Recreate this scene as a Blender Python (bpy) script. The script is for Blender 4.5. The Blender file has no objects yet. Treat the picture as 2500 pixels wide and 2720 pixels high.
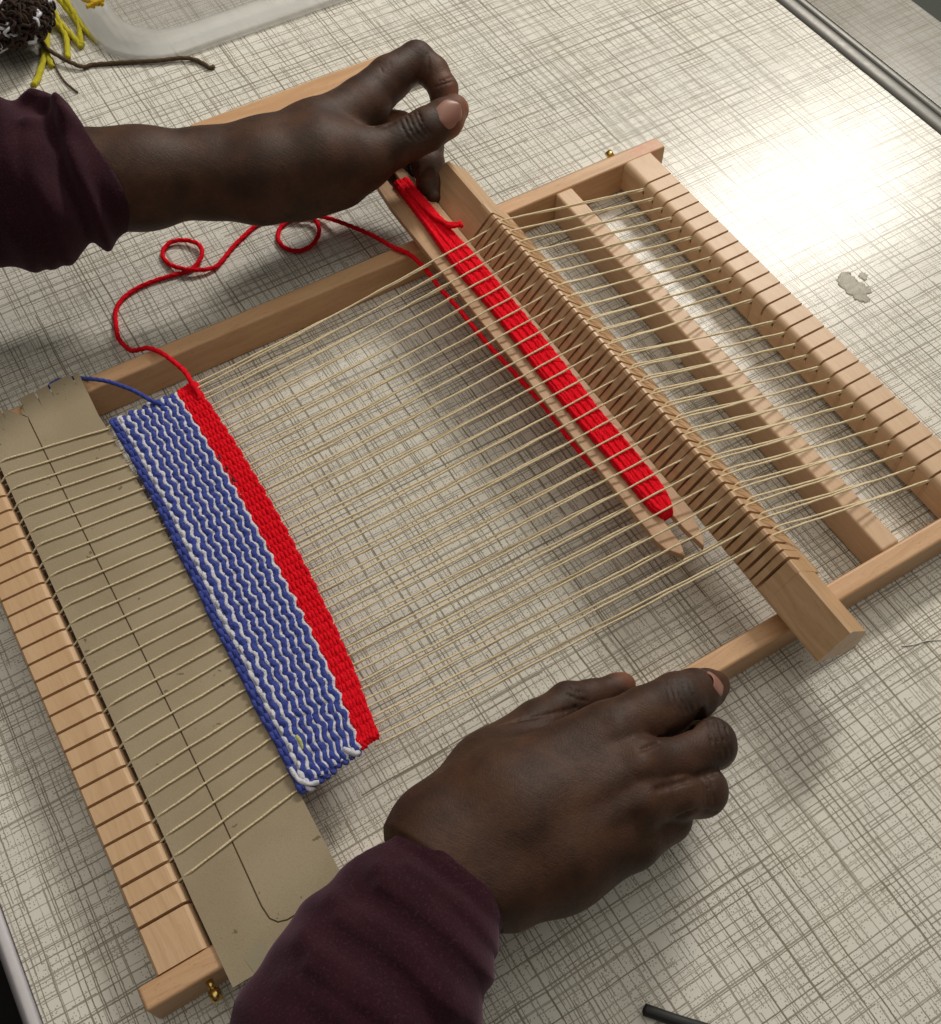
import bpy, math, random
import numpy as np
from mathutils import Vector, Matrix

random.seed(7); rng = np.random.default_rng(7)
S = 0.01                      # all measures below are centimetres; the scene is in metres
sc = bpy.context.scene

# ------------------------------------------------------------------ camera
ROT = np.array([[ 8.58684805e-01, -5.12503431e-01,  7.98578087e-04],
                [-4.34538632e-01, -7.28881401e-01, -5.29063400e-01],
                [ 2.71728876e-01,  4.53951689e-01, -8.48581924e-01]])
CAM = np.array([7.867809, -13.468824, 51.311152])
F = 2952.6457
cd = bpy.data.cameras.new("camera"); cam = bpy.data.objects.new("camera", cd)
sc.collection.objects.link(cam); sc.camera = cam
cd.sensor_fit = 'HORIZONTAL'; cd.sensor_width = 36.0; cd.lens = F / 2500 * 36.0
cd.clip_start = 0.01; cd.clip_end = 50
m = Matrix.Identity(4)
for r in range(3):
    m[r][0] = ROT[0][r]; m[r][1] = -ROT[1][r]; m[r][2] = -ROT[2][r]; m[r][3] = CAM[r] * S
cam.matrix_world = m

def P(u, v, z=0.0):
    """point of the place at height z that the photograph's pixel (u, v) shows"""
    d = ROT.T @ np.array([(u - 1250) / F, (v - 1360) / F, 1.0])
    return CAM + (z - CAM[2]) / d[2] * d
def ppc(p): return F / float((ROT @ (np.asarray(p) - CAM))[2])
def J(u, v, z, rpx):
    p = P(u, v, z); return p, rpx / ppc(p)

# ------------------------------------------------------------------ light of the room
w = bpy.data.worlds.new("World"); sc.world = w; w.use_nodes = True
bg = w.node_tree.nodes['Background']; bg.inputs[0].default_value = (1.0, 0.95, 0.86, 1); bg.inputs[1].default_value = 0.075
def panel(name, cx, cy, cz, sx, sy, power, col=(1, 0.95, 0.85), target=None):
    l = bpy.data.lights.new(name, 'AREA'); l.shape = 'RECTANGLE'; l.size = sx * S; l.size_y = sy * S
    l.energy = power; l.color = col
    o = bpy.data.objects.new(name, l); sc.collection.objects.link(o)
    o.location = (cx * S, cy * S, cz * S)
    if target is not None:
        o.rotation_euler = (Vector(target) * S - o.location).to_track_quat('-Z', 'Y').to_euler()
    return o
panel("ceiling_panel_light", 183, 127, 145, 84, 37, 58, (1, 0.95, 0.86))
panel("overhead_fill_light", 70, 40, 250, 420, 320, 34, (1, 0.93, 0.80))  # added wide fill lamp, standing in for light bounced off the ceiling
sc.view_settings.view_transform = 'Standard'; sc.view_settings.look = 'None'
sc.view_settings.exposure = 0.0; sc.view_settings.gamma = 1.0

# ------------------------------------------------------------------ node helpers
class N:
    def __init__(s, name):
        s.m = bpy.data.materials.new(name); s.m.use_nodes = True; s.t = s.m.node_tree
        s.b = s.t.nodes['Principled BSDF']
    def n(s, typ, **kw):
        x = s.t.nodes.new(typ)
        for k, v in kw.items(): setattr(x, k, v)
        return x
    def set(s, sock, v):
        if isinstance(v, bpy.types.NodeSocket): s.t.links.new(v, sock)
        elif isinstance(v, (tuple, list)) and len(v) == 3 and sock.type == 'RGBA': sock.default_value = (*v, 1)
        else: sock.default_value = v
    def math(s, op, a, b=0.0, c=0.0, clamp=False):
        x = s.n('ShaderNodeMath', operation=op, use_clamp=clamp)
        s.set(x.inputs[0], a); s.set(x.inputs[1], b)
        if op in ('MULTIPLY_ADD', 'COMPARE', 'SMOOTH_MIN'): s.set(x.inputs[2], c)
        return x.outputs[0]
    def pos(s):
        g = s.n('ShaderNodeNewGeometry'); sep = s.n('ShaderNodeSeparateXYZ'); s.t.links.new(g.outputs['Position'], sep.inputs[0])
        return [s.math('MULTIPLY', o, 100.0) for o in sep.outputs]
    def xyz(s, a, b, c=0.0):
        x = s.n('ShaderNodeCombineXYZ'); s.set(x.inputs[0], a); s.set(x.inputs[1], b); s.set(x.inputs[2], c); return x.outputs[0]
    def white(s, v):
        x = s.n('ShaderNodeTexWhiteNoise', noise_dimensions='3D'); s.set(x.inputs['Vector'], v); return x.outputs['Value']
    def noise(s, v, scale, detail=2.0, rough=0.5):
        x = s.n('ShaderNodeTexNoise'); s.set(x.inputs['Vector'], v); x.inputs['Scale'].default_value = scale
        x.inputs['Detail'].default_value = detail; x.inputs['Roughness'].default_value = rough; return x.outputs['Fac']
    def smooth(s, v, a, b):
        x = s.n('ShaderNodeMapRange', interpolation_type='SMOOTHSTEP'); s.set(x.inputs[0], v)
        x.inputs[1].default_value = a; x.inputs[2].default_value = b; return x.outputs[0]
    def mix(s, f, a, b):
        x = s.n('ShaderNodeMix', data_type='RGBA'); s.set(x.inputs[0], f); s.set(x.inputs[6], a); s.set(x.inputs[7], b); return x.outputs[2]
    def bump(s, h, strength, dist):
        x = s.n('ShaderNodeBump'); s.set(x.inputs['Height'], h); x.inputs['Strength'].default_value = strength
        x.inputs['Distance'].default_value = dist; s.t.links.new(x.outputs[0], s.b.inputs['Normal'])
    def out(s, **kw):
        for k, v in kw.items(): s.set(s.b.inputs[k.replace('_', ' ')], v)
        return s.m

def mat_table(name="speckled_crosshatch_laminate", dim=1.0):
    s = N(name); x, y, z = s.pos()
    wob = s.math('MULTIPLY', s.math('SUBTRACT', s.noise(s.xyz(x, y), 0.35, 2), 0.5), 0.16)
    fine = s.math('MULTIPLY', s.math('SUBTRACT', s.noise(s.xyz(x, y), 7.0, 2), 0.5), 0.045)
    acc = None
    def layer(a, b, cell, length, prob, wid, dark, seed):
        # a runs along the line, b across it
        bb = s.math('ADD', s.math('ADD', b, wob), fine)
        q = s.math('DIVIDE', bb, cell); idn = s.math('FLOOR', q); fr = s.math('SUBTRACT', q, idn)
        r1 = s.white(s.xyz(idn, seed, 0.5))
        aa = s.math('ADD', s.math('DIVIDE', a, length), s.math('MULTIPLY', r1, 17.0))
        seg = s.math('FLOOR', aa)
        r2 = s.white(s.xyz(idn, seg, seed + 3.3)); r3 = s.white(s.xyz(idn, seg, seed + 7.7)); r4 = s.white(s.xyz(seg, idn, seed + 11.1))
        posn = s.math('MULTIPLY_ADD', s.white(s.xyz(idn, seed, 4.2)), 0.7, 0.15)
        dist = s.math('MULTIPLY', s.math('ABSOLUTE', s.math('SUBTRACT', fr, posn)), cell)
        grit = s.noise(s.xyz(s.math('MULTIPLY', a, 6.0), s.math('MULTIPLY', b, 9.0), seed), 1.0, 2)
        wd = s.math('MULTIPLY', s.math('MULTIPLY_ADD', r3, 0.9, 0.55), s.math('MULTIPLY_ADD', grit, 1.1 * wid, 0.45 * wid))
        line = s.math('SUBTRACT', 1.0, s.math('DIVIDE', dist, wd), clamp=True)
        line = s.math('MULTIPLY', line, 2.2, clamp=True)
        line = s.math('MULTIPLY', line, s.math('LESS_THAN', r2, prob))
        return s.math('MULTIPLY', line, s.math('MULTIPLY_ADD', r4, 0.5 * dark, 0.5 * dark))
    for k, (a, b) in enumerate(((x, y), (y, x))):
        for cell, length, prob, wid, dark, sd in ((0.72, 26, 0.93, 0.036, 0.92, 1), (0.48, 7, 0.62, 0.031, 0.9, 2), (0.33, 3.0, 0.40, 0.028, 0.88, 3), (0.24, 1.1, 0.12, 0.025, 0.8, 4)):
            l = layer(a, b, cell, length, prob, wid, dark, sd + 10.0 * k)
            acc = l if acc is None else s.math('MAXIMUM', acc, l)
    # dots in little blocks
    for cs, pat, seed in ((0.17, 0.7, 31.0), (0.23, 1.1, 47.0)):
        ix = s.math('FLOOR', s.math('DIVIDE', x, cs)); iy = s.math('FLOOR', s.math('DIVIDE', y, cs))
        jx = s.math('MULTIPLY_ADD', s.white(s.xyz(ix, iy, seed)), 0.5, 0.25); jy = s.math('MULTIPLY_ADD', s.white(s.xyz(ix, iy, seed + 1)), 0.5, 0.25)
        dx = s.math('SUBTRACT', s.math('FRACT', s.math('DIVIDE', x, cs)), jx); dy = s.math('SUBTRACT', s.math('FRACT', s.math('DIVIDE', y, cs)), jy)
        d = s.math('MULTIPLY', s.math('SQRT', s.math('ADD', s.math('MULTIPLY', dx, dx), s.math('MULTIPLY', dy, dy))), cs)
        rr = s.math('MULTIPLY_ADD', s.white(s.xyz(ix, iy, seed + 2)), 0.018, 0.026)
        dot = s.math('MULTIPLY', s.math('SUBTRACT', 1.0, s.math('DIVIDE', d, rr), clamp=True), 2.2, clamp=True)
        blk = s.math('LESS_THAN', s.white(s.xyz(s.math('FLOOR', s.math('DIVIDE', x, pat)), s.math('FLOOR', s.math('DIVIDE', y, pat * 0.8)), seed)), 0.55)
        keep = s.math('LESS_THAN', s.white(s.xyz(ix, iy, seed + 5)), 0.72)
        dot = s.math('MULTIPLY', s.math('MULTIPLY', dot, blk), s.math('MULTIPLY', keep, 0.72))
        acc = s.math('MAXIMUM', acc, dot)
    tint = s.white(s.xyz(s.math('FLOOR', s.math('DIVIDE', x, 1.9)), s.math('FLOOR', s.math('DIVIDE', y, 1.3)), 9.0))
    cloud = s.noise(s.xyz(x, y), 0.12, 3)
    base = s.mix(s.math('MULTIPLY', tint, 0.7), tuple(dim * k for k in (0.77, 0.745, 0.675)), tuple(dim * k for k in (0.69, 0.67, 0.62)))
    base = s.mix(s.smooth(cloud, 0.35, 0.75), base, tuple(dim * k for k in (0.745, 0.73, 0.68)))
    col = s.mix(acc, base, (0.15, 0.12, 0.07))
    rough = s.math('MULTIPLY_ADD', s.noise(s.xyz(x, y), 0.5, 4), 0.10, 0.17)
    s.bump(s.noise(s.xyz(x, y), 3.0, 2), 0.04, 0.0004)
    return s.out(Base_Color=col, Roughness=rough, Specular_IOR_Level=0.17)

def mat_wood(name, ax, c1, c2, fleck=0.5, rough=0.42, dark=(0.30, 0.17, 0.08), stain=None):
    s = N(name); p = s.pos()
    a = p[ax]; o = [p[i] for i in range(3) if i != ax]
    v = s.xyz(s.math('MULTIPLY', a, 0.12), o[0], o[1])
    warp = s.noise(s.xyz(s.math('MULTIPLY', a, 0.25), o[0], o[1]), 0.5, 2)
    g = s.noise(v, 1.1, 3)
    band = s.noise(s.xyz(s.math('MULTIPLY', a, 0.06), s.math('MULTIPLY_ADD', warp, 3.0, o[0]), o[1]), 2.6, 3, 0.6)
    col = s.mix(s.smooth(band, 0.3, 0.7), c1, c2)
    fib = s.noise(s.xyz(s.math('MULTIPLY', a, 0.5), s.math('MULTIPLY', o[0], 14.0), s.math('MULTIPLY', o[1], 14.0)), 1.4, 3, 0.7)
    col = s.mix(s.math('MULTIPLY', s.smooth(fib, 0.5, 0.8), 0.35), col, dark)
    fl = s.noise(s.xyz(s.math('MULTIPLY', a, 3.2), s.math('MULTIPLY', o[0], 22.0), s.math('MULTIPLY', o[1], 22.0)), 1.0, 1)
    col = s.mix(s.math('MULTIPLY', s.smooth(fl, 0.66, 0.74), fleck), col, dark)
    col = s.mix(s.math('MULTIPLY', s.smooth(g, 0.55, 0.8), 0.25), col, dark)
    if stain:
        d = s.math('ADD', s.math('POWER', s.math('DIVIDE', s.math('SUBTRACT', p[0], stain[0]), stain[3]), 2.0), s.math('POWER', s.math('SUBTRACT', p[1], stain[1]), 2.0))
        blot = s.math('MULTIPLY', s.smooth(s.math('SUBTRACT', 1.0, d), 0.0, 1.0), s.smooth(s.noise(s.xyz(p[0], p[1], p[2]), 2.6, 3), 0.35, 0.6))
        col = s.mix(s.math('MULTIPLY', blot, 0.6), col, (0.62, 0.22, 0.16))
    s.bump(fib, 0.12, 0.0006)
    return s.out(Base_Color=col, Roughness=rough, Specular_IOR_Level=0.35)

def mat_yarn(name, c, c2=None, amt=0.5, rough=0.9, sc1=9.0, sheen=0.12):
    s = N(name); x, y, z = s.pos(); v = s.xyz(x, y, z)
    n1 = s.noise(v, sc1, 3, 0.7); n2 = s.noise(v, 1.3, 2)
    cc = s.mix(s.math('MULTIPLY', s.smooth(n1, 0.35, 0.75), amt), c, c2 or tuple(k * 0.45 for k in c))
    cc = s.mix(s.math('MULTIPLY', s.smooth(n2, 0.3, 0.75), 0.3), cc, c2 or tuple(k * 0.7 for k in c))
    s.bump(n1, 0.8, 0.0012)
    s.b.inputs['Sheen Weight'].default_value = sheen; s.b.inputs['Sheen Roughness'].default_value = 0.5
    return s.out(Base_Color=cc, Roughness=rough, Specular_IOR_Level=0.05)

def mat_plain(name, c, rough=0.5, metal=0.0, amt=0.15, scale=2.0, bump=0.0):
    s = N(name); x, y, z = s.pos(); n1 = s.noise(s.xyz(x, y, z), scale, 4, 0.6)
    cc = s.mix(s.math('MULTIPLY', n1, amt * 2), c, tuple(k * 0.6 for k in c))
    if bump: s.bump(n1, bump, 0.001)
    return s.out(Base_Color=cc, Roughness=s.math('MULTIPLY_ADD', n1, 0.15, rough - 0.07), Metallic=metal)

def mat_card():
    s = N("grey_brown_cardboard"); x, y, z = s.pos(); v = s.xyz(x, y, z)
    n1 = s.noise(v, 12.0, 4, 0.7); n2 = s.noise(v, 0.3, 3); n3 = s.noise(v, 2.2, 2)
    c = s.mix(s.smooth(n2, 0.3, 0.7), (0.345, 0.277, 0.182), (0.39, 0.322, 0.218))
    c = s.mix(s.math('MULTIPLY', s.smooth(n1, 0.45, 0.8), 0.3), c, (0.20, 0.16, 0.10))
    c = s.mix(s.math('MULTIPLY', s.smooth(n3, 0.715, 0.75), 0.7), c, (0.12, 0.09, 0.05))
    s.bump(n1, 0.35, 0.0005)
    return s.out(Base_Color=c, Roughness=0.75, Specular_IOR_Level=0.25)

def mat_skin():
    s = N("dark_brown_skin"); x, y, z = s.pos(); v = s.xyz(x, y, z)
    at = s.n('ShaderNodeAttribute', attribute_name='pale'); pale = at.outputs['Fac']
    ak = s.n('ShaderNodeAttribute', attribute_name='knuckle'); kn = ak.outputs['Fac']
    n1 = s.noise(v, 0.55, 3); n2 = s.noise(v, 3.5, 4, 0.65)
    c = s.mix(s.smooth(n1, 0.32, 0.7), (0.041, 0.0168, 0.0085), (0.080, 0.0335, 0.017))
    c = s.mix(s.math('MULTIPLY', s.smooth(n2, 0.4, 0.75), 0.35), c, (0.025, 0.0135, 0.010))
    c = s.mix(s.math('MULTIPLY', kn, 0.7), c, (0.034, 0.026, 0.024))
    c = s.mix(pale, c, (0.33, 0.13, 0.075))
    vor = s.n('ShaderNodeTexVoronoi', feature='DISTANCE_TO_EDGE'); s.set(vor.inputs['Vector'], s.xyz(x, y, z)); vor.inputs['Scale'].default_value = 9.0
    vor.inputs['Scale'].default_value = 5.5
    fine = s.noise(v, 20.0, 2); wr = s.noise(s.xyz(s.math('MULTIPLY_ADD', y, 0.7, x), s.math('MULTIPLY', s.math('SUBTRACT', y, x), 0.12), s.math('MULTIPLY', z, 0.5)), 5.0, 3, 0.7)
    h = s.math('ADD', s.math('MULTIPLY', s.math('MINIMUM', vor.outputs[0], 0.14), 3.0), s.math('MULTIPLY', fine, 0.35))
    h = s.math('ADD', h, s.math('MULTIPLY', wr, 1.6))
    s.bump(h, 0.19, 0.0009)
    s.b.inputs['Subsurface Weight'].default_value = 0.06; s.b.inputs['Subsurface Radius'].default_value = (0.004, 0.0015, 0.001)
    s.b.inputs['Subsurface Scale'].default_value = 1.0
    return s.out(Base_Color=c, Roughness=s.math('MULTIPLY_ADD', n2, 0.12, 0.53), Specular_IOR_Level=0.34)

def mat_cloth():
    s = N("maroon_jersey_cloth"); x, y, z = s.pos(); v = s.xyz(x, y, z)
    n1 = s.noise(v, 9.0, 4, 0.8); n2 = s.noise(v, 0.5, 3)
    c = s.mix(s.smooth(n2, 0.3, 0.75), (0.023, 0.0062, 0.0102), (0.034, 0.0088, 0.0145))
    c = s.mix(s.math('MULTIPLY', s.smooth(n1, 0.5, 0.72), 0.8), c, (0.072, 0.026, 0.042))
    s.bump(s.noise(s.xyz(x, y, z), 7.0, 3, 0.6), 0.3, 0.0008)
    s.b.inputs['Sheen Weight'].default_value = 0.22; s.b.inputs['Sheen Tint'].default_value = (0.7, 0.45, 0.6, 1)
    return s.out(Base_Color=c, Roughness=0.92, Specular_IOR_Level=0.12)

M = dict(
    table=mat_table(), table2=mat_table("shade_toned_crosshatch_laminate", 0.38),  # second table: same laminate, its shade put into a darker base colour
    rail=mat_wood("beech_rail_wood", 0, (0.64, 0.40, 0.225), (0.57, 0.33, 0.175), 0.55, stain=(47.6, 31.0, 2.37, 1.5)),
    beam=mat_wood("pale_beech_beam_wood", 1, (0.67, 0.465, 0.295), (0.61, 0.405, 0.25), 0.12),
    beamL=mat_wood("warm_beech_beam_wood", 1, (0.66, 0.44, 0.26), (0.59, 0.375, 0.21), 0.2),
    heddle=mat_wood("tan_heddle_wood", 1, (0.60, 0.39, 0.225), (0.51, 0.315, 0.17), 0.3, 0.38),
    shuttle=mat_wood("shuttle_plywood", 1, (0.53, 0.33, 0.19), (0.43, 0.25, 0.135), 0.35),
    warp=mat_yarn("cream_warp_cotton", (0.88, 0.74, 0.52), (0.80, 0.66, 0.36), 0.5),
    red=mat_yarn("red_acrylic_yarn", (0.95, 0.014, 0.03), (0.74, 0.006, 0.016), 0.6, 0.9, 9.0, 0.0),
    blue=mat_yarn("blue_wool", (0.07, 0.10, 0.43), (0.032, 0.045, 0.23), 0.6),
    white=mat_yarn("white_wool", (0.80, 0.80, 0.86), (0.6, 0.62, 0.74), 0.35),
    lime=mat_yarn("lime_fleck_wool", (0.62, 0.66, 0.26)),
    yellow=mat_yarn("yellow_wool", (0.60, 0.52, 0.03), (0.38, 0.36, 0.02), 0.5),
    orange=mat_yarn("orange_wool", (0.75, 0.48, 0.03)),
    brown=mat_yarn("brown_twine", (0.13, 0.09, 0.05), (0.07, 0.045, 0.03), 0.6),
    dark=mat_yarn("dark_brown_wool", (0.06, 0.035, 0.025), (0.02, 0.012, 0.01), 0.6),
    card=mat_card(), skin=mat_skin(), cloth=mat_cloth(),
    brass=mat_plain("worn_brass", (0.72, 0.50, 0.16), 0.28, 1.0),
    alu=mat_plain("brushed_aluminium_trim", (0.15, 0.145, 0.135), 0.5, 0.5, 0.1),
    trimw=mat_plain("pale_metal_edge", (0.62, 0.60, 0.64), 0.4, 0.6, 0.12, 1.0, 0.1),
    floor=mat_plain("dark_green_floor", (0.035, 0.04, 0.032), 0.6),
    black=mat_plain("black_plastic", (0.010, 0.010, 0.011), 0.6),
    trouser=mat_plain("black_trouser_cloth", (0.006, 0.006, 0.007), 0.9),
    core=mat_plain("chipboard_core", (0.25, 0.17, 0.1), 0.8),
    glue=mat_plain("dried_glue", (0.50, 0.47, 0.36), 0.45, 0, 0.45, 2.2, 0.9),
    pellet=mat_plain("white_pellet", (0.7, 0.69, 0.66), 0.6),
    ink=mat_plain("violet_ink_smudge", (0.075, 0.045, 0.075), 0.5, 0, .3, 6),
    pink=mat_plain("pink_pencil_mark", (0.64, 0.34, 0.23), 0.5, 0, .3, 6),
    nail=mat_plain("fingernail", (0.34, 0.165, 0.125), 0.42, 0, 0.12, 1.2),
)
M['glue'].node_tree.nodes['Principled BSDF'].inputs['Alpha'].default_value = 0.72
def mat_plastic(name, rough, alpha, tr):
    s = N(name); x, y, z = s.pos(); n1 = s.noise(s.xyz(x, y, z), 0.8, 3)
    s.b.inputs['Transmission Weight'].default_value = tr; s.b.inputs['IOR'].default_value = 1.3
    s.b.inputs['Alpha'].default_value = alpha
    return s.out(Base_Color=(0.93, 0.94, 0.94), Roughness=s.math('MULTIPLY_ADD', n1, 0.1, rough))
M['frost'] = mat_plastic("frosted_plastic_rim", 0.38, 0.42, 0.2)
M['clear'] = mat_plastic("clear_plastic_wall", 0.06, 0.30, 0.3)

# ------------------------------------------------------------------ mesh helpers
def empty(name, label, cat, loc=(0, 0, 0), group=None):
    o = bpy.data.objects.new(name, None); sc.collection.objects.link(o)
    o.location = tuple(c * S for c in loc); o.empty_display_size = 0.02
    o['label'] = label; o['category'] = cat
    if group: o['group'] = group
    return o
def tag(o, label=None, cat=None, group=None, kind=None):
    if label: o['label'] = label
    if cat: o['category'] = cat
    if group: o['group'] = group
    if kind: o['kind'] = kind
    return o
def obj(name, verts, faces, mat, parent=None, smooth=True, mats=None, idx=None):
    me = bpy.data.meshes.new(name)
    vv = np.asarray(verts, float) * S
    if parent is not None: vv = vv - np.array(parent.location)
    me.from_pydata([tuple(v) for v in vv], [], [tuple(int(i) for i in f) for f in faces])
    for mm in (mats or [mat]): me.materials.append(mm)
    if idx is not None: me.polygons.foreach_set('material_index', list(idx))
    me.polygons.foreach_set('use_smooth', [smooth] * len(me.polygons)); me.update()
    o = bpy.data.objects.new(name, me); sc.collection.objects.link(o)
    if parent is not None: o.parent = parent
    return o
def bevel(o, w, seg=3, ang=35):
    b = o.modifiers.new('bevel', 'BEVEL'); b.width = w * S; b.segments = seg; b.limit_method = 'ANGLE'; b.angle_limit = math.radians(ang)
    b.harden_normals = False
    return o
class B:
    def __init__(s): s.v = []; s.f = []
    def add(s, v, f):
        k = len(s.v); s.v += [tuple(map(float, p)) for p in v]; s.f += [tuple(int(i) + k for i in g) for g in f]; return s
    def box(s, x0, x1, y0, y1, z0, z1):
        return s.add([(x, y, z) for z in (z0, z1) for y in (y0, y1) for x in (x0, x1)],
                     [(0, 2, 3, 1), (4, 5, 7, 6), (0, 1, 5, 4), (2, 6, 7, 3), (0, 4, 6, 2), (1, 3, 7, 5)])
    def prism_y(s, poly, y0, y1, caps=True):      # poly of (x, z), extruded along y
        n = len(poly); v = [(x, y0, z) for x, z in poly] + [(x, y1, z) for x, z in poly]
        f = [(i, (i + 1) % n, n + (i + 1) % n, n + i) for i in range(n)]
        if caps: f += [tuple(range(n - 1, -1, -1)), tuple(range(n, 2 * n))]
        return s.add(v, f)
    def prism_z(s, poly, z0, z1):
        n = len(poly); v = [(x, y, z0) for x, y in poly] + [(x, y, z1) for x, y in poly]
        return s.add(v, [(i, (i + 1) % n, n + (i + 1) % n, n + i) for i in range(n)] + [tuple(range(n - 1, -1, -1)), tuple(range(n, 2 * n))])
    def obj(s, name, mat, parent=None, smooth=False): return obj(name, s.v, s.f, mat, parent, smooth)

def spline(pts, step):
    p = np.asarray(pts, float); n = len(p)
    if n < 3: k = max(2, int(np.linalg.norm(p[-1] - p[0]) / step) + 1); t = np.linspace(0, 1, k)[:, None]; return p[0] * (1 - t) + p[-1] * t
    e = np.vstack([2 * p[0] - p[1], p, 2 * p[-1] - p[-2]]); out = []
    for i in range(1, n):
        a, b, c, d = e[i - 1], e[i], e[i + 1], e[i + 2]; k = max(1, int(np.linalg.norm(c - b) / step))
        for t in np.arange(k) / k:
            out.append(0.5 * ((2 * b) + (-a + c) * t + (2 * a - 5 * b + 4 * c - d) * t * t + (-a + 3 * b - 3 * c + d) * t ** 3))
    out.append(p[-1]); return np.array(out)
def tube(pts, rad, sides=8, ply=0, twist=2.5, depth=0.16, flat=None, caps=True):
    """yarn: a tube with 'ply' strands twisted along it"""
    p = np.asarray(pts, float); n = len(p); r = np.broadcast_to(np.asarray(rad, float), (n,))
    t = np.gradient(p, axis=0); t /= np.linalg.norm(t, axis=1)[:, None] + 1e-12
    ref = np.array([0, 0, 1.0]) if abs(t[0][2]) < 0.9 else np.array([1.0, 0, 0])
    nrm = np.zeros_like(p); a = ref - t[0] * (ref @ t[0]); a /= np.linalg.norm(a); nrm[0] = a
    for i in range(1, n):
        a = nrm[i - 1] - t[i] * (nrm[i - 1] @ t[i]); nrm[i] = a / (np.linalg.norm(a) + 1e-12)
    bn = np.cross(t, nrm); s = np.concatenate([[0], np.cumsum(np.linalg.norm(np.diff(p, axis=0), axis=1))])
    th = np.arange(sides) / sides * 2 * np.pi
    rr = r[:, None] * np.ones(sides)
    if ply: rr = rr * (1 - depth + depth * 1.6 * np.abs(np.cos(ply / 2 * (th[None, :] - twist * s[:, None] / np.maximum(r[:, None] * 4, 1e-3)))))
    v = p[:, None, :] + rr[..., None] * (np.cos(th)[None, :, None] * nrm[:, None, :] + np.sin(th)[None, :, None] * bn[:, None, :])
    v = v.reshape(-1, 3); i = np.arange(n - 1)[:, None] * sides; j = np.arange(sides)[None, :]; j2 = (j + 1) % sides
    f = np.stack([i + j, i + j2, i + sides + j2, i + sides + j], -1).reshape(-1, 4).tolist()
    if caps: f += [list(range(sides))[::-1], [(n - 1) * sides + k for k in range(sides)]]
    return v, f
def wobble(p, amp, sc_):
    p = np.asarray(p, float).copy(); ph = rng.uniform(0, 6.28, 6); s = np.arange(len(p)) * sc_
    for k in range(3): p[:, k] += amp * (np.sin(s + ph[k]) + 0.6 * np.sin(2.3 * s + ph[k + 3])) * (1 if k < 2 else 0.6)
    return p

# ------------------------------------------------------------------ floor and tables
fl = B(); fl.box(-250, 350, -250, 350, -76, -75)
tag(fl.obj('floor', M['floor']), kind='structure')

def table(x0, x1, y0, y1, label, trims, top='table'):
    t = empty('table', label, 'table', ((x0 + x1) / 2, (y0 + y1) / 2, -75))
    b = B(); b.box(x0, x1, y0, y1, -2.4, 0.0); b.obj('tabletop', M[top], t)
    for tx0, tx1, mt, topz in trims:
        poly = [(tx0, -2.6), (tx1, -2.6), (tx1, topz - 0.25), (tx1 - 0.12 if tx1 > tx0 else tx1, topz)]
        n = 9; xs = np.linspace(tx0, tx1, n)
        top = [(x, topz - 0.22 * (abs((x - (tx0 + tx1) / 2) / ((tx1 - tx0) / 2)) ** 3)) for x in xs[::-1]]
        bb = B(); bb.prism_y([(tx0, -2.6), (tx1, -2.6)] + top, y0, y1); o = bb.obj('edge_trim', mt, t, True); bevel(o, 0.03, 1, 50)
    for lx, ly in ((x0 + 4, y0 + 4), (x1 - 4, y0 + 4), (x0 + 4, y1 - 4), (x1 - 4, y1 - 4)):
        v, f = tube([(lx, ly, -75), (lx, ly, -2.45)], 1.6, 16); obj('leg', v, f, M['black'], t)
    return t
table(-4.25, 67.9, -30, 112, 'long laminate table with grey crosshatch print that carries the loom and the loose yarn',
      [(-5.05, -4.25, M['trimw'], 0.05), (67.9, 69.15, M['alu'], 0.25)])
table(69.95, 76.8, -30, 112, 'second crosshatch laminate table, its shade put into the laminate colour, beyond the metal strip at the top right',
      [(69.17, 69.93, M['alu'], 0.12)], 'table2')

# ------------------------------------------------------------------ the loom
H = 2.37; W = 30.37; RW = 1.08; XL0, XL1 = 0.89, 3.27; XM0, XM1 = 40.33, 41.55; XR0, XR1 = 45.62, 47.77; LEN = 48.96
loom = empty('weaving_loom', 'flat beech frame loom with two notched end beams lying on the crosshatch table', 'loom', (LEN / 2, W / 2, 0))
for y0, y1 in ((-RW, -0.004), (W + 0.004, W + RW)):
    b = B(); b.box(0, LEN, y0, y1, 0, H - 0.03); bevel(b.obj('side_rail', M['rail'], loom), 0.16, 4)
b = B(); b.box(XM0, XM1, 0, W, 0.05, H - 0.05); bevel(b.obj('crossbar', M['beam'], loom), 0.16, 4)

def notched_beam(x0, x1, inner_right, mat):
    R = 0.42; z0, z1 = (0.35, H); slot = 0.14; dep = 0.8
    cx, sgn = (x1, 1) if inner_right else (x0, -1)
    ys = [2.11 + i * 1.0 for i in range(27)]
    def prof(top, n=7):
        arc = [(cx - sgn * R + sgn * R * math.sin(a), top - R + R * math.cos(a)) for a in np.linspace(0, math.pi / 2, n)]
        ox = x0 if inner_right else x1
        e = 0.1
        p = [(ox, z0), (ox, top - e), (ox + sgn * e, top)] + arc + [(cx, z0)]
        return p
    b = B(); y = 0.0
    full, cut = prof(z1), [(x0, z0), (x0, z1 - dep), (x1, z1 - dep), (x1, z0)]
    for ys_ in ys:
        b.prism_y(full, y, ys_ - slot / 2 + rng.uniform(-.008, .008)); b.prism_y(cut, ys_ - slot / 2 - 0.02, ys_ + slot / 2 + 0.02, False); y = ys_ + slot / 2 + rng.uniform(-.008, .008)
    b.prism_y(full, y, W)
    o = b.obj('notched_beam', mat, loom, False); return o
notched_beam(XL0, XL1, True, M['beamL']); notched_beam(XR0, XR1, False, M['beam'])
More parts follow.
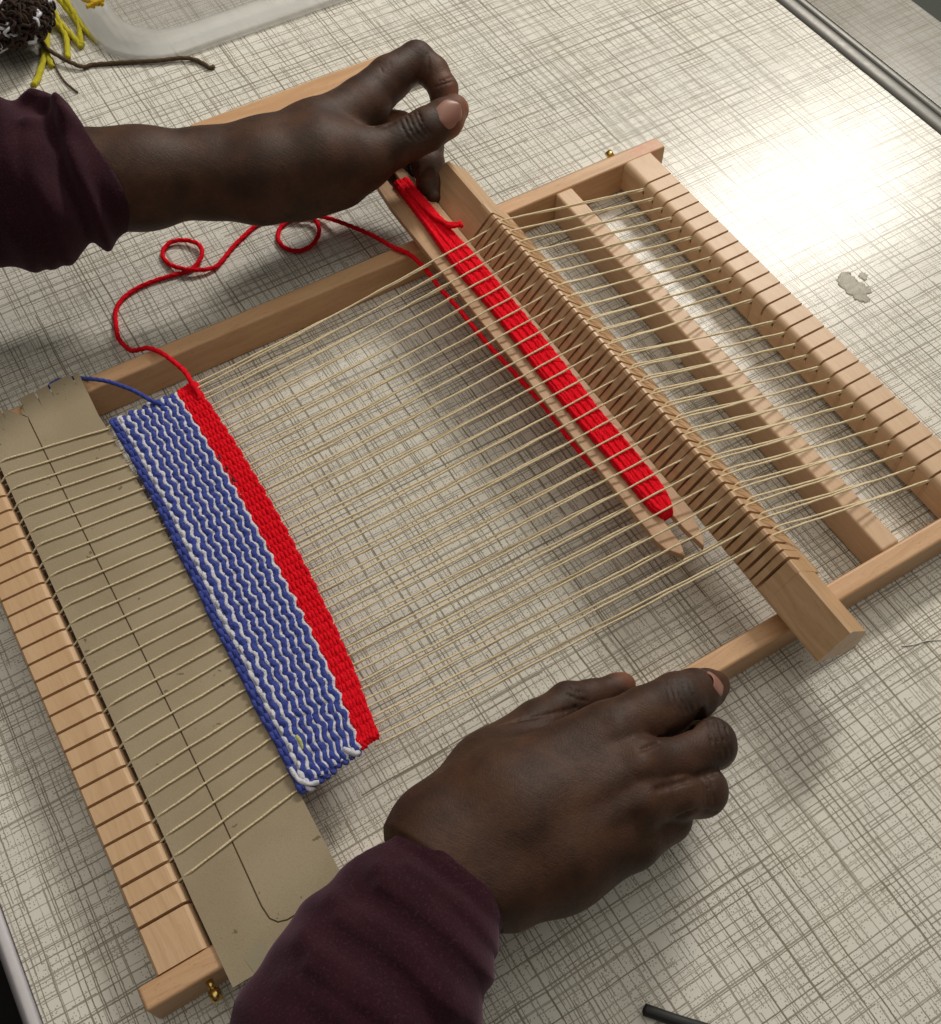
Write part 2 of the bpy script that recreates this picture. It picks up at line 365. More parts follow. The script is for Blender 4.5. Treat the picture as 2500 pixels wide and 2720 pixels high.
def screw(p, d, L):
    b = B(); d = np.array(d, float); d /= np.linalg.norm(d); p = np.array(p, float)
    b.add(*tube([p, p + d * L * .55], 0.15, 14)); b.add(*tube([p + d * L * .5, p + d * L], 0.25, 16))
    b.obj('brass_screw', M['brass'], loom, True)
screw((45.75, W + RW - .1, 1.6), (-.05, 1, .35), 0.95); screw((2.6, -RW + .1, 1.6), (0.0, -1, -.1), 1.0)
# ------------------------------------------------------------------ heddle bar
RX, RZ = 34.25, 5.35
def hp(*a): return [(RX + x, RZ + z) for x, z in a]
lug = hp((-0.09, -0.06), (0.09, -0.06), (1.36, -1.36), (1.44, -1.52), (1.47, -2.75), (1.25, -2.98), (0.62, -2.98), (0.42, -2.88), (-1.42, -1.78), (-1.5, -1.6), (-1.44, -1.5))[::-1]
body = hp((-0.16, -0.10), (-0.04, -0.03), (0.08, -0.05), (0.16, -0.12), (1.55, -1.52), (1.76, -1.75), (1.70, -2.6), (0.62, -2.9), (0.42, -2.84), (-1.42, -1.78), (-1.5, -1.6), (-1.44, -1.5))[::-1]
cutA = hp((1.12, -1.08), (1.55, -1.52), (1.76, -1.75), (1.70, -2.6), (0.62, -2.9), (0.42, -2.84), (-1.42, -1.78))[::-1]
cutB = hp((0.20, -0.22), (1.55, -1.52), (1.76, -1.75), (1.70, -2.6), (0.62, -2.9), (0.42, -2.84), (-1.42, -1.78), (-0.75, -1.65), (-0.40, -0.72))[::-1]
hed = empty('heddle_bar', 'slotted wooden heddle bar lying across both rails of the loom, turned on its edge', 'heddle', (RX, W / 2, H))
b = B(); y = 0.35
b2 = B(); b2.prism_y(lug, -3.35, 0.35); b2.prism_y(lug, 29.2, 33.4)
yA = [1.16 + k for k in range(28)]; yB = [1.66 + k for k in range(27)]
for yy, kind in sorted([(a, 'A') for a in yA] + [(a, 'B') for a in yB]):
    g = 0.085 if kind == 'A' else 0.062
    b.prism_y(body, y, yy - g); b.prism_y(cutA if kind == 'A' else cutB, yy - g - .02, yy + g + .02, False); y = yy + g
b.prism_y(body, y, 29.2)
k = len(b.f); b.add(b2.v, b2.f)
o = b.obj('slotted_bar', M['heddle'], hed)
b = B()
for dx, dy, r_ in ((0, 0, .2), (.15, .12, .16), (-.1, .2, .14)):
    c = P(1184 + dx * 20, 484 - dy * 20, 4.4)
# ------------------------------------------------------------------ warp threads
def yw(i): return 3.98 + (i - 1) * 0.93                    # where slot i's thread enters the cloth
def cloth_x(t, y):                                            # t = 0 left edge of the cloth .. 1 right edge
    l = np.interp(y, (3.9, 6.8, 13.2, 19.3, 23.1, 27.0), (9.38, 9.38, 9.44, 9.63, 9.69, 9.60)) + 0.02 * math.sin(y * 1.3)
    c = np.interp(y, (4.3, 6.5, 8.2, 11.3, 14.4, 17.3, 20.4, 25.4, 27.5), (12.66, 12.98, 13.18, 13.39, 13.50, 13.58, 13.62, 13.54, 13.46))
    r = np.interp(y, (4.4, 6.5, 8.5, 10.8, 13.0, 15.6, 18.2, 20.8, 23.9, 27.2), (13.64, 13.97, 14.28, 14.50, 14.66, 14.80, 14.86, 14.86, 14.81, 14.64))
    return l + (c - l) * t / 0.775 if t <= 0.775 else c + (r - c) * (t - 0.775) / 0.225
warp = empty('warp', 'cream cotton warp threads stretched between the notched beams of the loom', 'yarn', (24, W / 2, 2.2))
ZC = 2.62
def thread(pts, r=0.055, wob=0.012):
    p = spline(pts, 0.5); p = wobble(p, wob, 0.9)
    v, f = tube(p, r * (1 + 0.12 * np.sin(np.arange(len(p)) * 1.7 + rng.uniform(0, 6))), 7)
    return obj('warp_thread', v, f, M['warp'], warp)
def lerp(a, b, t): return tuple(np.array(a) * (1 - t) + np.array(b) * t)
def stretch(a, b, n=5, sag=0.0): return [np.array(lerp(a, b, k / n)) - np.array((0, 0, sag * 4 * (k / n) * (1 - k / n))) for k in range(n + 1)]
for i in range(1, 27):
    ys_ = 2.11 + i; j = 0.012 * rng.normal()
    yl = yw(i); xl = cloth_x(0, yl); xr = cloth_x(1, yl)
    # over the card
    thread([(1.0, ys_, 1.9), (2.7, ys_, 1.93), (3.2, ys_ + .02, 2.15), (3.55, ys_ + .03, 2.47)] + stretch((3.9, ys_ + .05, 2.525), (xl - .15, yl + j, 2.56), 3) + [(xl + .3, yl, 2.56)])
    # under the card
    thread([(2.9, ys_, 1.8), (3.6, ys_, 1.9), (xl - 1.0, yl + .4, 2.1), (xl + .3, yl + .46, 2.4)], 0.05)
    # upper shed
    yr = 2.11 + i - 1 + (1 if i > 14 else 0)
    yh = yB[i]; a = (xr - .4, yl, ZC); e = rng.normal() * 0.05
    thread(stretch(a, (RX - .60, yh, RZ - .66), 6, 0.04 + abs(e)) + [(RX - .25, yh, RZ - .50), (RX + .30, yh, RZ - .30)] + stretch((RX + .95, yh - .03, RZ - .42), (XR0 + .02, yr + .03, 2.0), 4, 0.03) + [(XR0 + .25, yr, 1.98), (XR0 + .9, yr, 1.85)])
    # lower shed
    yh = yA[i + 1]; yl2 = yl + .45
    thread(stretch((cloth_x(1, yl2) - .4, yl2, ZC - .1), (RX - 1.3, yh, RZ - 1.62), 6, 0.10 + abs(e)) + [(RX - .2, yh, RZ - 1.32), (RX + 1.15, yh, RZ - .98)] + stretch((RX + 1.6, yh - .03, RZ - 1.08), (XR0 + .02, yr - .03, 1.93), 4, 0.05) + [(XR0 + .25, yr, 1.9), (XR0 + .9, yr, 1.78)])
# ------------------------------------------------------------------ woven cloth
cloth = empty('woven_cloth', 'woven band of wavy blue and white stripes with a red edge on the warp', 'weaving', (12, 15.6, ZC))

groups = [('B', .44, 'pick'), ('W', .25, 'pick'), ('B', .28, 'wave'), ('W', .195, 'wave')] + [(c, w_, 'wave') for _ in range(7) for c, w_ in (('B', .265), ('W', .155))]
tot = sum(g_[1] for g_ in groups); tb = 0.775; cur = 0.0
SP = 0.465
def ends(c, t): return (3.86 + 0.5 * t + 0.06 * rng.uniform(-1, 1), 27.36 + 0.08 * rng.uniform(-1, 1)) if c != 'R' else (4.38 + 0.08 * rng.uniform(-1, 1), 27.55 + .1 * rng.uniform(-1, 1))
def pick(b, c, t, k, rad0, amp, dz=0.0):
    e0, e1 = ends(c, t); yy = np.arange(e0, e1, SP / 6); up = np.cos((yy - 3.98) / SP * math.pi + (k % 2) * math.pi)
    xx = np.array([cloth_x(t, q) for q in yy]) + 0.012 * np.sin(yy * 2.1 + k); zz = ZC + dz + amp * up + 0.015 * np.sin(yy * 1.3 + k * 2.0)
    rad = rad0 * (1 + 0.22 * np.clip(up, -.4, 1)) * (1 + 0.06 * np.sin(yy * 7 + k)); b.add(*tube(np.stack([xx, yy, zz], 1), rad, 8, 2, 1.3, 0.2))
def selv(b, t0, t1, c, side, r_):
    y0 = ends(c, t0)[side]; d = -1 if side == 0 else 1; dy = 0.10 + 0.10 * rng.random(); xa, xb = cloth_x(t0, y0), cloth_x(t1, y0)
    b.add(*tube(spline([(xa, y0 - d * .35, ZC + .07), (xa + .01, y0 + d * dy * .5, ZC + .06), ((xa + xb) / 2, y0 + d * dy, ZC), (xb, y0 + d * dy * .3, ZC - .06), (xb, y0 - d * .35, ZC - .09)], .06), r_, 8, 2, 1.3, .2))
selvs = {}
for gi, (c, gw, how) in enumerate(groups):
    t0, t1 = cur / tot * tb, (cur + gw) / tot * tb; cur += gw; tm = (t0 + t1) / 2; b = B()
    if how == 'pick':
        n_ = 4 if c == 'B' else 2
        for q_ in range(n_): pick(b, c, t0 + (t1 - t0) * (q_ + .5) / n_, q_ + gi, 0.098 if c == 'B' else .10, .11, 0 if c == 'B' else .03)
    else:
        half = gw / 2; e0, e1 = ends(c, tm); yy = np.arange(e0, e1, SP / 7)
        ph = (yy - 3.98) / SP * math.pi + 0.5 * np.sin(yy * .37) + .15 * np.sin(yy * 1.9 + gi)
        xx = np.array([cloth_x(tm, q) for q in yy]) + 0.07 * np.sin(ph) * (1 + .25 * np.sin(yy * .8 + gi * 1.7)) + 0.014 * np.sin(yy * 5.3 + gi * 2)
        zz = ZC + .07 + 0.03 * np.cos(2 * ph + gi) + (0.012 if c == 'W' else 0.0)
        rad = half * 1.12 * (1 + 0.10 * np.cos(2 * ph + .6) + 0.07 * np.sin(yy * 9 + gi * 3) + 0.05 * np.sin(yy * 2.7 + gi)) * (1 if c == 'B' else 1.04)
        b.add(*tube(np.stack([xx, yy, zz], 1), rad, 10, 2 if c == 'B' else 3, 1.2, 0.34 if c == 'B' else .2))
        for q_ in (0, 1): pick(b, c, t0 + (t1 - t0) * (q_ + .5) / 2, q_, .085, .03, -.10)
    b.obj({'B': 'blue_stripe', 'W': 'white_stripe'}[c], M[{'B': 'blue', 'W': 'white'}[c]], cloth, True)
    for side in (0, 1):
        if c == 'B' or side == 1 and gi % 4 == 1 or side == 0 and gi % 3 == 1: selv(selvs.setdefault((c, side), B()), t0 + .01, t1 + .005 if c == 'B' else t1 + .03, c, side, .10)
b = B(); NR = 12
for q_ in range(NR):
    t = tb + (1 - tb) * (q_ + .5) / NR; pick(b, 'R', t, q_, .088, .07, .02)
    for side in (0, 1):
        if (q_ + side) % 2 == 0: selv(selvs.setdefault(('R', side), B()), t, t + (1 - tb) / NR, 'R', side, .10)
b.obj('red_band', M['red'], cloth, True)
for (c, side), bb in selvs.items(): o = bb.obj('selvedge', M[{'B': 'blue', 'W': 'white', 'R': 'red'}[c]], cloth, True); o['kind'] = 'stuff'
# loose white end, lime fleck, black fleck
def wp(u, v, z=2.8): return P(u, v, z)
b = B(); b.add(*tube(spline([wp(915, 1990, 2.72), wp(925, 1994, 2.82), wp(945, 2003, 2.8), wp(951, 1998, 2.7)], .05), 0.13, 10, 2)); b.add(*tube(spline([wp(772, 2040), wp(790, 2068), wp(815, 2082), wp(848, 2078, 2.75)], .05), 0.11, 10, 2)); b.obj('white_yarn_end', M['white'], cloth, True)
b = B(); b.add(*tube(spline([wp(788, 1955, 2.76), wp(799, 1972, 2.82), wp(806, 1990, 2.74)], .05), 0.09, 8, 2)); b.obj('lime_fleck', M['lime'], cloth, True)
b = B(); b.add(*tube(spline([wp(585, 1209, 2.76), wp(582, 1214, 2.80), wp(588, 1218, 2.78)], .03), 0.04, 6)); b.add(*tube(spline([wp(612, 1262, 2.74), wp(620, 1275, 2.80), wp(628, 1279, 2.75)], .03), 0.05, 6)); b.add(*tube(spline([wp(600, 1240, 2.76), wp(606, 1246, 2.79)], .03), 0.04, 6)); b.obj('black_fluff', M['black'], cloth, True)
bt = [(440, 1080, 2.65), (427, 1074, 2.8), (398, 1062, 3.0), (362, 1041, 3.1), (326, 1026, 3.1), (290, 1014, 3.0), (249, 1007, 2.8), (219, 1005, 2.35), (190, 1004, 2.25), (154, 1011, 2.3), (133, 1024, 2.3), (122, 1040, 2.2)]
v, f = tube(spline([P(*q) for q in bt], .08), 0.115, 10, 3, 2.2, .2); obj('blue_yarn_tail', v, f, M['blue'], cloth)

# ------------------------------------------------------------------ cardboard spacer
card = empty('cardboard_strip', 'grey brown cardboard spacer under the warp threads beside the left notched beam', 'cardboard', (6.4, 15, H))
def cz(x, y): return 2.40
slits = []
edge_l = [(3.42, -2.04), (3.37, 2.0), (3.42, 10), (3.46, 20), (3.5, 27.7), (3.45, 31.3)]
far = [(3.45, 31.3)]
for sx, sl in ((4.75, 0.9), (5.8, 1.1), (6.75, 1.2), (7.55, 1.0)):
    far += [(sx - .05, 31.42 + .06 * sx), (sx + .02, 31.42 + .06 * sx - sl), (sx + .07, 31.42 + .06 * sx)]
far += [(8.85, 31.98), (8.93, 31.0), (9.0, 32.05), (9.32, 31.8)]
right = [(9.22, 28.4), (9.33, 26.9), (9.48, 20.8), (9.45, 10.2), (9.34, 3.0), (9.32, -0.2), (9.3, -2.04)]
# groove between the outer sheet and the rounded inner panel
path = [(5.84, 29.9), (5.86, 25), (5.90, 16.9), (5.93, 10), (5.90, 5.5), (5.82, 1.4), (5.80, 0.3), (5.88, -0.35), (6.12, -0.66), (6.5, -0.78), (6.9, -0.77), (8.0, -0.72), (9.3, -0.70)]
g = 0.035
def off(pl, d):
    p = np.array(pl, float); t = np.gradient(p, axis=0); t /= np.linalg.norm(t, axis=1)[:, None]; return [tuple(q) for q in p + d * np.stack([-t[:, 1], t[:, 0]], 1)]
inn = off(path, g); out_ = off(path, -g)
# inner panel (right of the groove) joined to the far end; outer sheet left
outer = [(3.42, -2.04)] + [(9.3, -2.04)] + out_[::-1] + [(5.80, 29.95), (5.84, 30.3), (5.6, 30.6)] + [p for p in far[::-1] if p[0] < 5.6] + edge_l[::-1][1:-1]
inner = inn[::-1] + [(5.87, 30.3), (5.65, 30.64)] + [p for p in far if p[0] > 5.6] + right[:-2] + [(9.32, -0.2), (9.3, -0.62)]
for nm, poly, z in (('outer_sheet', outer, 0.0), ('inner_panel', inner, 0.012)):
    b = B(); b.prism_z(poly, H + .01 + z, H + .10 + z); o = b.obj(nm, M['card'], card)
    o.modifiers.new('tri', 'TRIANGULATE')
b = B(); b.box(4.2, 9.1, -1.9, 30.5, H - .01, H + .006); b.obj('backing_sheet', M['core'], card)
b = B(); b.prism_z([tuple(P(u, v, 2.48)[:2]) for u, v in ((648, 2547), (695, 2495), (730, 2552), (676, 2585))], 2.475, 2.482); b.obj('tape_mark', mat_plain("matt_tape", (0.33, 0.28, 0.18), .5), card)

# ------------------------------------------------------------------ shuttle
ZS = 4.0
sh = empty('stick_shuttle', 'flat wooden stick shuttle wound with bright red yarn between the raised and lowered warp threads', 'shuttle', (31.3, 18, ZS))
LX, RXs = 30.0, 32.6
out2 = [(LX, 7.0), (30.03, 6.4), (30.0, 5.75), (30.15, 5.1), (30.76, 4.28), (30.98, 4.9), (31.04, 6.3), (31.12, 6.7), (31.40, 6.95), (31.66, 6.75), (31.62, 6.5), (31.64, 5.6), (31.86, 4.22), (32.1, 4.55), (32.42, 5.6), (32.6, 6.2), (32.62, 8.5), (32.62, 33), (32.35, 35.5), (31.8, 36.6), (31.6, 34.2), (31.3, 33.9), (31.0, 34.2), (30.8, 36.6), (30.2, 35.6), (LX, 33)]
b = B(); b.prism_z(out2[::-1], ZS - 0.42, ZS); o = b.obj('shuttle_board', M['shuttle'], sh); bevel(o, 0.05, 2, 50); o.modifiers.new('tri', 'TRIANGULATE')
def strand(pts, r=0.125, nm='yarn_strand'):
    v, f = tube(wobble(spline(pts, .12), 0.006, 0.5), r, 10, 3, 1.8, 0.2); return obj(nm, v, f, M['red'], sh)
NS = 11
for layer_ in range(2):
    for k in range(NS - layer_):
        a = (k + .5 * layer_ - (NS - 1) / 2)
        zt = ZS + .11 + .13 * layer_
        pts = []
        for yy in (6.75, 7.3, 8.6, 11, 14, 17, 20, 23, 26, 28.5, 30, 31.5, 33, 34.5):
            w_ = 0.062 if yy < 7.0 else 0.105 if yy < 8.0 else 0.128 + 0.012 * math.sin(yy * .5 + k)
            if yy > 27: w_ *= max(0.72, 1 - (yy - 27) * .05)
            cx_ = 31.38 + (yy - 7) * 0.006
            pts.append((cx_ + a * w_ + .02 * math.sin(yy * .9 + k * 1.3), yy, zt + (.05 * math.sin(yy * .7 + k * 2)) + (-.02 if yy < 7.0 else 0)))
        pts = [(31.38 + a * .05, 6.9, ZS - .5), (31.38 + a * .06, 6.6, ZS - .2)] + pts
        strand(pts, .098)
for k in range(6):
    a = k - 2.5; strand([(31.38 + a * .05, 6.9, ZS - .45)] + [(31.38 + a * .17, yy, ZS - .53) for yy in (8, 12, 18, 24, 30, 34)])
strand([(31.9, 13.0, ZS + .22), (32.05, 14.5, ZS + .13), (32.15, 17, ZS + .12), (32.2, 21, ZS + .13), (32.2, 25, ZS + .13), (32.15, 27.5, ZS + .14), (31.95, 29.0, ZS + .2), (31.7, 31, ZS + .2), (31.6, 33.5, ZS + .2)])
for q in range(3):
    strand([P(1080 + 8 * q, 500 + 3 * q, ZS + .35), P(1120 + 8 * q, 545 + 2 * q, ZS + .42), P(1160 + 5 * q, 580, ZS + .5), P(1195, 594 + q * 3, ZS + .6), P(1215 + q * 5, 594 + q * 2, ZS + .65), P(1226, 591 + q * 5, ZS + .7)])
# loose yarn that runs from the shuttle over the rail and table to the cloth
ry = [(524, 1062, 2.75), (531, 1053, 2.8), (511, 1020, 3.0), (493, 990, 3.1), (469, 967, 3.0), (433, 940, 2.8), (398, 925, 2.6), (374, 927, 2.3), (350, 931, 1.6), (329, 916, .9), (314, 895, .4), (308, 860, .18), (308, 824, .14), (326, 794, .14), (362, 767, .14), (410, 746, .14), (457, 732, .14), (505, 717, .16), (529, 693, .3), (537, 669, .38), (526, 648, .34), (493, 638, .3), (457, 642, .26), (436, 660, .2), (433, 681, .16), (451, 702, .2), (487, 714, .38), (529, 717, .34), (570, 710, .2), (594, 687, .15), (618, 657, .14), (648, 627, .14), (677, 601, .14), (707, 583, .2), (743, 575, .3), (785, 573, .42), (826, 576, .42), (844, 595, .36), (847, 621, .3), (829, 651, .24), (796, 666, .18), (761, 660, .15), (740, 639, .14), (742, 610, .14), (761, 589, .16), (790, 577, .18), (832, 573, .2), (874, 580, .4), (933, 601, .9), (993, 627, 1.7), (1040, 654, 2.5), (1082, 672, 2.62), (1112, 696, 2.9), (1142, 729, 3.15), (1171, 768, 3.3), (1214, 815, 3.45), (1289, 906, 3.5), (1365, 989, 3.55), (1441, 1073, 3.6), (1517, 1171, 3.65), (1562, 1224, 3.7), (1590, 1250, 3.62)]
v, f = tube(spline([P(*q) for q in ry], .1), 0.135, 12, 3, 1.9, .2)
ly = obj('loose_yarn', v, f, M['red']); tag(ly, 'loose red yarn with two loops, running over the far rail to the woven band', 'yarn')

def fuzz(name, paths, rad, dens, L, mat, parent, hr=0.007):
    b = B()
    for p in paths:
        p = np.asarray(p); seg = np.linalg.norm(np.diff(p, axis=0), axis=1); n_ = int(seg.sum() * dens)
        for _ in range(n_):
            i_ = rng.integers(0, len(p) - 1); d = rng.normal(size=3); d[2] = abs(d[2]) * .8; d /= np.linalg.norm(d); t_ = (p[i_ + 1] - p[i_]); t_ /= np.linalg.norm(t_) + 1e-9
            a = p[i_] + d * rad * .85; c = a + (d * .6 + t_ * rng.uniform(-1, 1) + rng.normal(size=3) * .3) * L * rng.uniform(.4, 1); m_ = (a + c) / 2 + rng.normal(size=3) * L * .18
            b.add(*tube([a, m_, c], hr, 3, caps=False))
    o = b.obj(name, M[mat], parent, True); o['kind'] = 'stuff'; return o
fuzz('yarn_fuzz', [spline([P(*q) for q in ry], .1)], .13, 16, .22, 'red', ly)
fuzz('yarn_fuzz', [[(31.38 + dx, yy, ZS + .2) for yy in np.arange(7.5, 34, .2)] for dx in (-.6, -.35, -.1, .15, .4, .6)], .13, 8, .25, 'red', sh)
fuzz('red_fuzz', [[(cloth_x(t, yy), yy, ZC + .04) for yy in np.arange(4.5, 27.4, .2)] for t in np.linspace(tb + .01, 1.0, 9)], .10, 14, .22, 'red', cloth)
fuzz('blue_fuzz', [[(cloth_x(t, yy), yy, ZC + .08) for yy in np.arange(4.0, 27.3, .2)] for t in np.linspace(.01, tb - .02, 12)], .10, 6, .2, 'blue', cloth)
fuzz('white_fuzz', [[(cloth_x(t, yy), yy, ZC + .08) for yy in np.arange(4.0, 27.3, .2)] for t in np.linspace(.10, tb, 10)], .10, 5, .18, 'white', cloth)
# ------------------------------------------------------------------ things in the background
st = B(); st.box(23.5, 41.2, 46.8, 50.1, 0.003, 0.9); o = st.obj('wooden_lath', M['rail']); bevel(o, .12, 3); tag(o, 'plain wooden lath lying on the table behind the wrist of the far arm', 'lath')
# tray
tr = empty('plastic_tray', 'clear plastic tray with a frosted rounded rim at the top edge of the table', 'tray', (45, 75, 0))
def rrect(x0, x1, y0, y1, r, n=10):
    pts = []
    for cx_, cy_, a0 in ((x1 - r, y1 - r, 0), (x0 + r, y1 - r, 90), (x0 + r, y0 + r, 180), (x1 - r, y0 + r, 270)):
        for a in np.linspace(a0, a0 + 90, n): pts.append((cx_ + r * math.cos(math.radians(a)), cy_ + r * math.sin(math.radians(a))))
    return pts
def loft(rings, mat, name, parent, close=False):
    n = len(rings[0]); v = [p for r_ in rings for p in r_]; f = []
    for i in range(len(rings) - 1):
        for j in range(n): f.append((i * n + j, i * n + (j + 1) % n, (i + 1) * n + (j + 1) % n, (i + 1) * n + j))
    if close: f.append(tuple(range((len(rings) - 1) * n, len(rings) * n)))
    o = obj(name, v, f, mat, parent); sm = o.modifiers.new('solid', 'SOLIDIFY'); sm.thickness = 0.0012; sm.offset = 0; return o
X0, X1, Y0, Y1 = 21.4, 68, 58.3, 95
def rg(d, z, r): return [(x, y, z) for x, y in rrect(X0 + d, X1 - d, Y0 + d, Y1 - d, r)]
loft([rg(0, .05, 5.2), rg(-.05, .35, 5.3), rg(.1, .55, 5.2), rg(1.5, .6, 4.4), rg(1.7, .75, 4.2), rg(2.3, .8, 4.0)], M['frost'], 'rim', tr)
loft([rg(2.3, .8, 4.0), rg(2.6, 1.2, 3.8), rg(3.4, 4.0, 3.2), rg(3.7, 4.3, 3.0), rg(4.4, 4.4, 2.6)], M['clear'], 'wall', tr, True)
for x_ in (27.2, 33.2):
    v, f = tube([(x_, 62.2, 4.45), (x_ + .1, 66.5, 4.45)], .09, 8); obj('moulded_ridge', v, f, M['clear'], tr)
b = B()
for k in range(7):
    c = P(222 + k * 5, rng.uniform(-14, -4), 4.6); b.add(*tube(spline([c, c + rng.uniform(-.6, .6, 3) * (1, 1, .3) + (0, -.5, .1), c + rng.uniform(-.9, .9, 3) * (1, 1, .2) + (0, -1.0, 0)], .1), .15, 8, 2))
tag(b.obj('orange_yarn_scrap', M['orange'], None, True), 'scrap of orange yellow yarn on the clear tray at the very top edge', 'yarn')
# pompon
pc = P(18, 40, 2.6)
pom = empty('yarn_pompon', 'dark brown and white woollen pompon in the top left corner of the table', 'pompon', tuple(pc))
b = B(); bw = B()
for k in range(1500):
    d = rng.normal(size=3); d /= np.linalg.norm(d)
    if d[2] < -.3: d[2] *= -1
    r0 = rng.uniform(2.2, 3.3); q = np.cross(d, rng.normal(size=3)); q /= np.linalg.norm(q); q2 = np.cross(d, q); e = pc + d * r0 * (1, 1, .7)
    (bw if k % 9 == 0 else b).add(*tube(spline([e - q * .5 - d * .3, e - q * .2 + q2 * .15 + d * .15, e + q * .2 - q2 * .1 + d * .1, e + q * .45 + q2 * .25 - d * .25], .15), .10 if k % 9 else .12, 5))
v, f = [], []
for i_ in range(9):
    for j_ in range(16): a_, c_ = math.pi * (i_ + .5) / 9, j_ * math.pi / 8; v.append(tuple(pc + 2.7 * np.array((math.sin(a_) * math.cos(c_), math.sin(a_) * math.sin(c_), .68 * math.cos(a_)))))
f = [(i_ * 16 + j_, (i_ + 1) * 16 + j_, (i_ + 1) * 16 + (j_ + 1) % 16, i_ * 16 + (j_ + 1) % 16) for i_ in range(8) for j_ in range(16)]
b.add(v, f)
ob = b.obj('brown_wool', M['dark'], pom, True); ob['kind'] = 'stuff'; ob = bw.obj('white_wool', M['white'], pom, True); ob['kind'] = 'stuff'
k = 1 / 6.16
def yl_(name, pts, r, mat, label, grp=None, z=.16, ply=3):
    pp = [P(a * k, c * k, zz) for (a, c, zz) in pts]; v, f = tube(spline(pp, .12), r, 10, ply, 1.8, .2); o = obj(name, v, f, M[mat]); return tag(o, label, 'yarn', grp)
G = 'yellow yarn ends of the pompon'
yl_('yellow_yarn', [(560, 60, 1.4), (600, 180, 1.0), (680, 330, .6), (740, 520, .4), (745, 700, .3), (730, 820, .3), (720, 960, .2), (660, 1150, .2), (610, 1300, .16), (545, 1400, .16)], .23, 'yellow', 'longest yellow yarn end, reaching lowest on the table below the brown cord', G)
yl_('yellow_yarn', [(620, 100, 1.3), (700, 240, .9), (760, 420, .5), (770, 600, .3), (770, 800, .25), (800, 950, .2), (850, 1090, .16)], .21, 'yellow', 'yellow yarn end just right of the longest one, crossing under the brown cord', G)
yl_('yellow_yarn', [(620, -20, 1.3), (760, 160, .9), (880, 330, .5), (1000, 460, .3), (1070, 580, .25), (1100, 740, .2), (1105, 950, .16)], .22, 'yellow', 'yellow yarn end that stops just above the bend of the brown cord', G)
yl_('yellow_yarn', [(740, -20, 1.3), (860, 140, .9), (930, 290, .5), (1060, 460, .3), (1170, 570, .25), (1260, 680, .2), (1330, 780, .16)], .21, 'yellow', 'yellow yarn end lying next to last before the tray', G)
yl_('yellow_yarn', [(960, -20, .9), (1100, 150, .5), (1230, 310, .3), (1300, 440, .25), (1310, 570, .2), (1340, 740, .16)], .21, 'yellow', 'yellow yarn end that hangs straight down beside the tray corner', G)
yl_('yellow_yarn', [(1060, -20, .9), (1200, 200, .5), (1300, 360, .3), (1420, 510, .3), (1530, 620, .2), (1610, 700, .16)], .20, 'yellow', 'yellow yarn end nearest to the frosted tray rim', G)
yl_('yellow_yarn', [(-60, 830, .16), (60, 780, .2), (200, 690, .3), (320, 610, .5), (420, 540, .9)], .18, 'yellow', 'yellow yarn end running left to the edge of the picture under the pompon', G)
yl_('brown_cord', [(520, 300, 1.2), (470, 360, 1.1), (490, 450, 1.0), (540, 520, .9), (640, 590, .8), (700, 700, .7), (780, 800, .6), (900, 880, .5), (1080, 980, .4), (1250, 1060, .3), (1380, 1095, .2), (1500, 1060, .16), (1800, 1035, .16), (2200, 1010, .2), (2600, 990, .25), (2950, 950, .25), (3170, 970, .2), (3330, 1040, .16), (3440, 1110, .15), (3500, 1080, .15)], .15, 'brown', 'thin brown twisted cord trailing from the pompon along the tray rim')
yl_('grey_thread', [(850, 950, .1), (940, 1150, .1), (1050, 1320, .1), (1180, 1440, .1), (1270, 1510, .1)], .07, 'brown', 'short grey blue thread end on the table under the brown cord')
# glue flake, pellets, pen, hair
def flake(name, pts, z, mat, label, cat):
    q2 = []
    for a, b_ in zip(pts, pts[1:] + pts[:1]):
        for t in (0, .33, .66): q2.append((a[0] + (b_[0] - a[0]) * t + rng.normal() * 1.6, a[1] + (b_[1] - a[1]) * t + rng.normal() * 1.6))
    pl = [P(u, v, 0.0) for u, v in q2]; n = len(pl); c = np.mean(pl, 0); v = [(p[0], p[1], .003) for p in pl]
    for s_, zz in ((.97, z * .3), (.93, z * .5), (.88, z * .55)):
        v += [(c[0] + (p[0] - c[0]) * s_, c[1] + (p[1] - c[1]) * s_, max(.01, zz + .02 * math.sin(p[0] * 9) * math.cos(p[1] * 8))) for p in pl]
    f = [(i * n + j, i * n + (j + 1) % n, (i + 1) * n + (j + 1) % n, (i + 1) * n + j) for i in range(3) for j in range(n)] + [tuple(range(3 * n, 4 * n))]
    o = obj(name, v, f, M[mat]); tag(o, label, cat)
q = 1 / 7.392
flake('glue_flake', [(2150 + a * q, 650 + c * q) for a, c in ((500, 700), (560, 620), (620, 550), (700, 530), (800, 545), (830, 600), (910, 660), (940, 720), (1000, 740), (1110, 790), (1180, 840), (1240, 900), (1220, 950), (1130, 990), (1190, 1070), (1190, 1140), (1110, 1165), (1020, 1130), (900, 1080), (860, 1010), (730, 980), (700, 900), (620, 860), (560, 780))], .09, 'glue', 'translucent flake of dried glue on the table right of the loom', 'glue')
flake('glue_flake', [(2150 + a * q, 650 + c * q) for a, c in ((960, 640), (980, 570), (1030, 530), (1090, 570), (1160, 600), (1140, 640), (1110, 690), (1020, 670))], .07, 'glue', 'tiny piece of dried glue at the upper right of the larger flake', 'glue')
b = B()
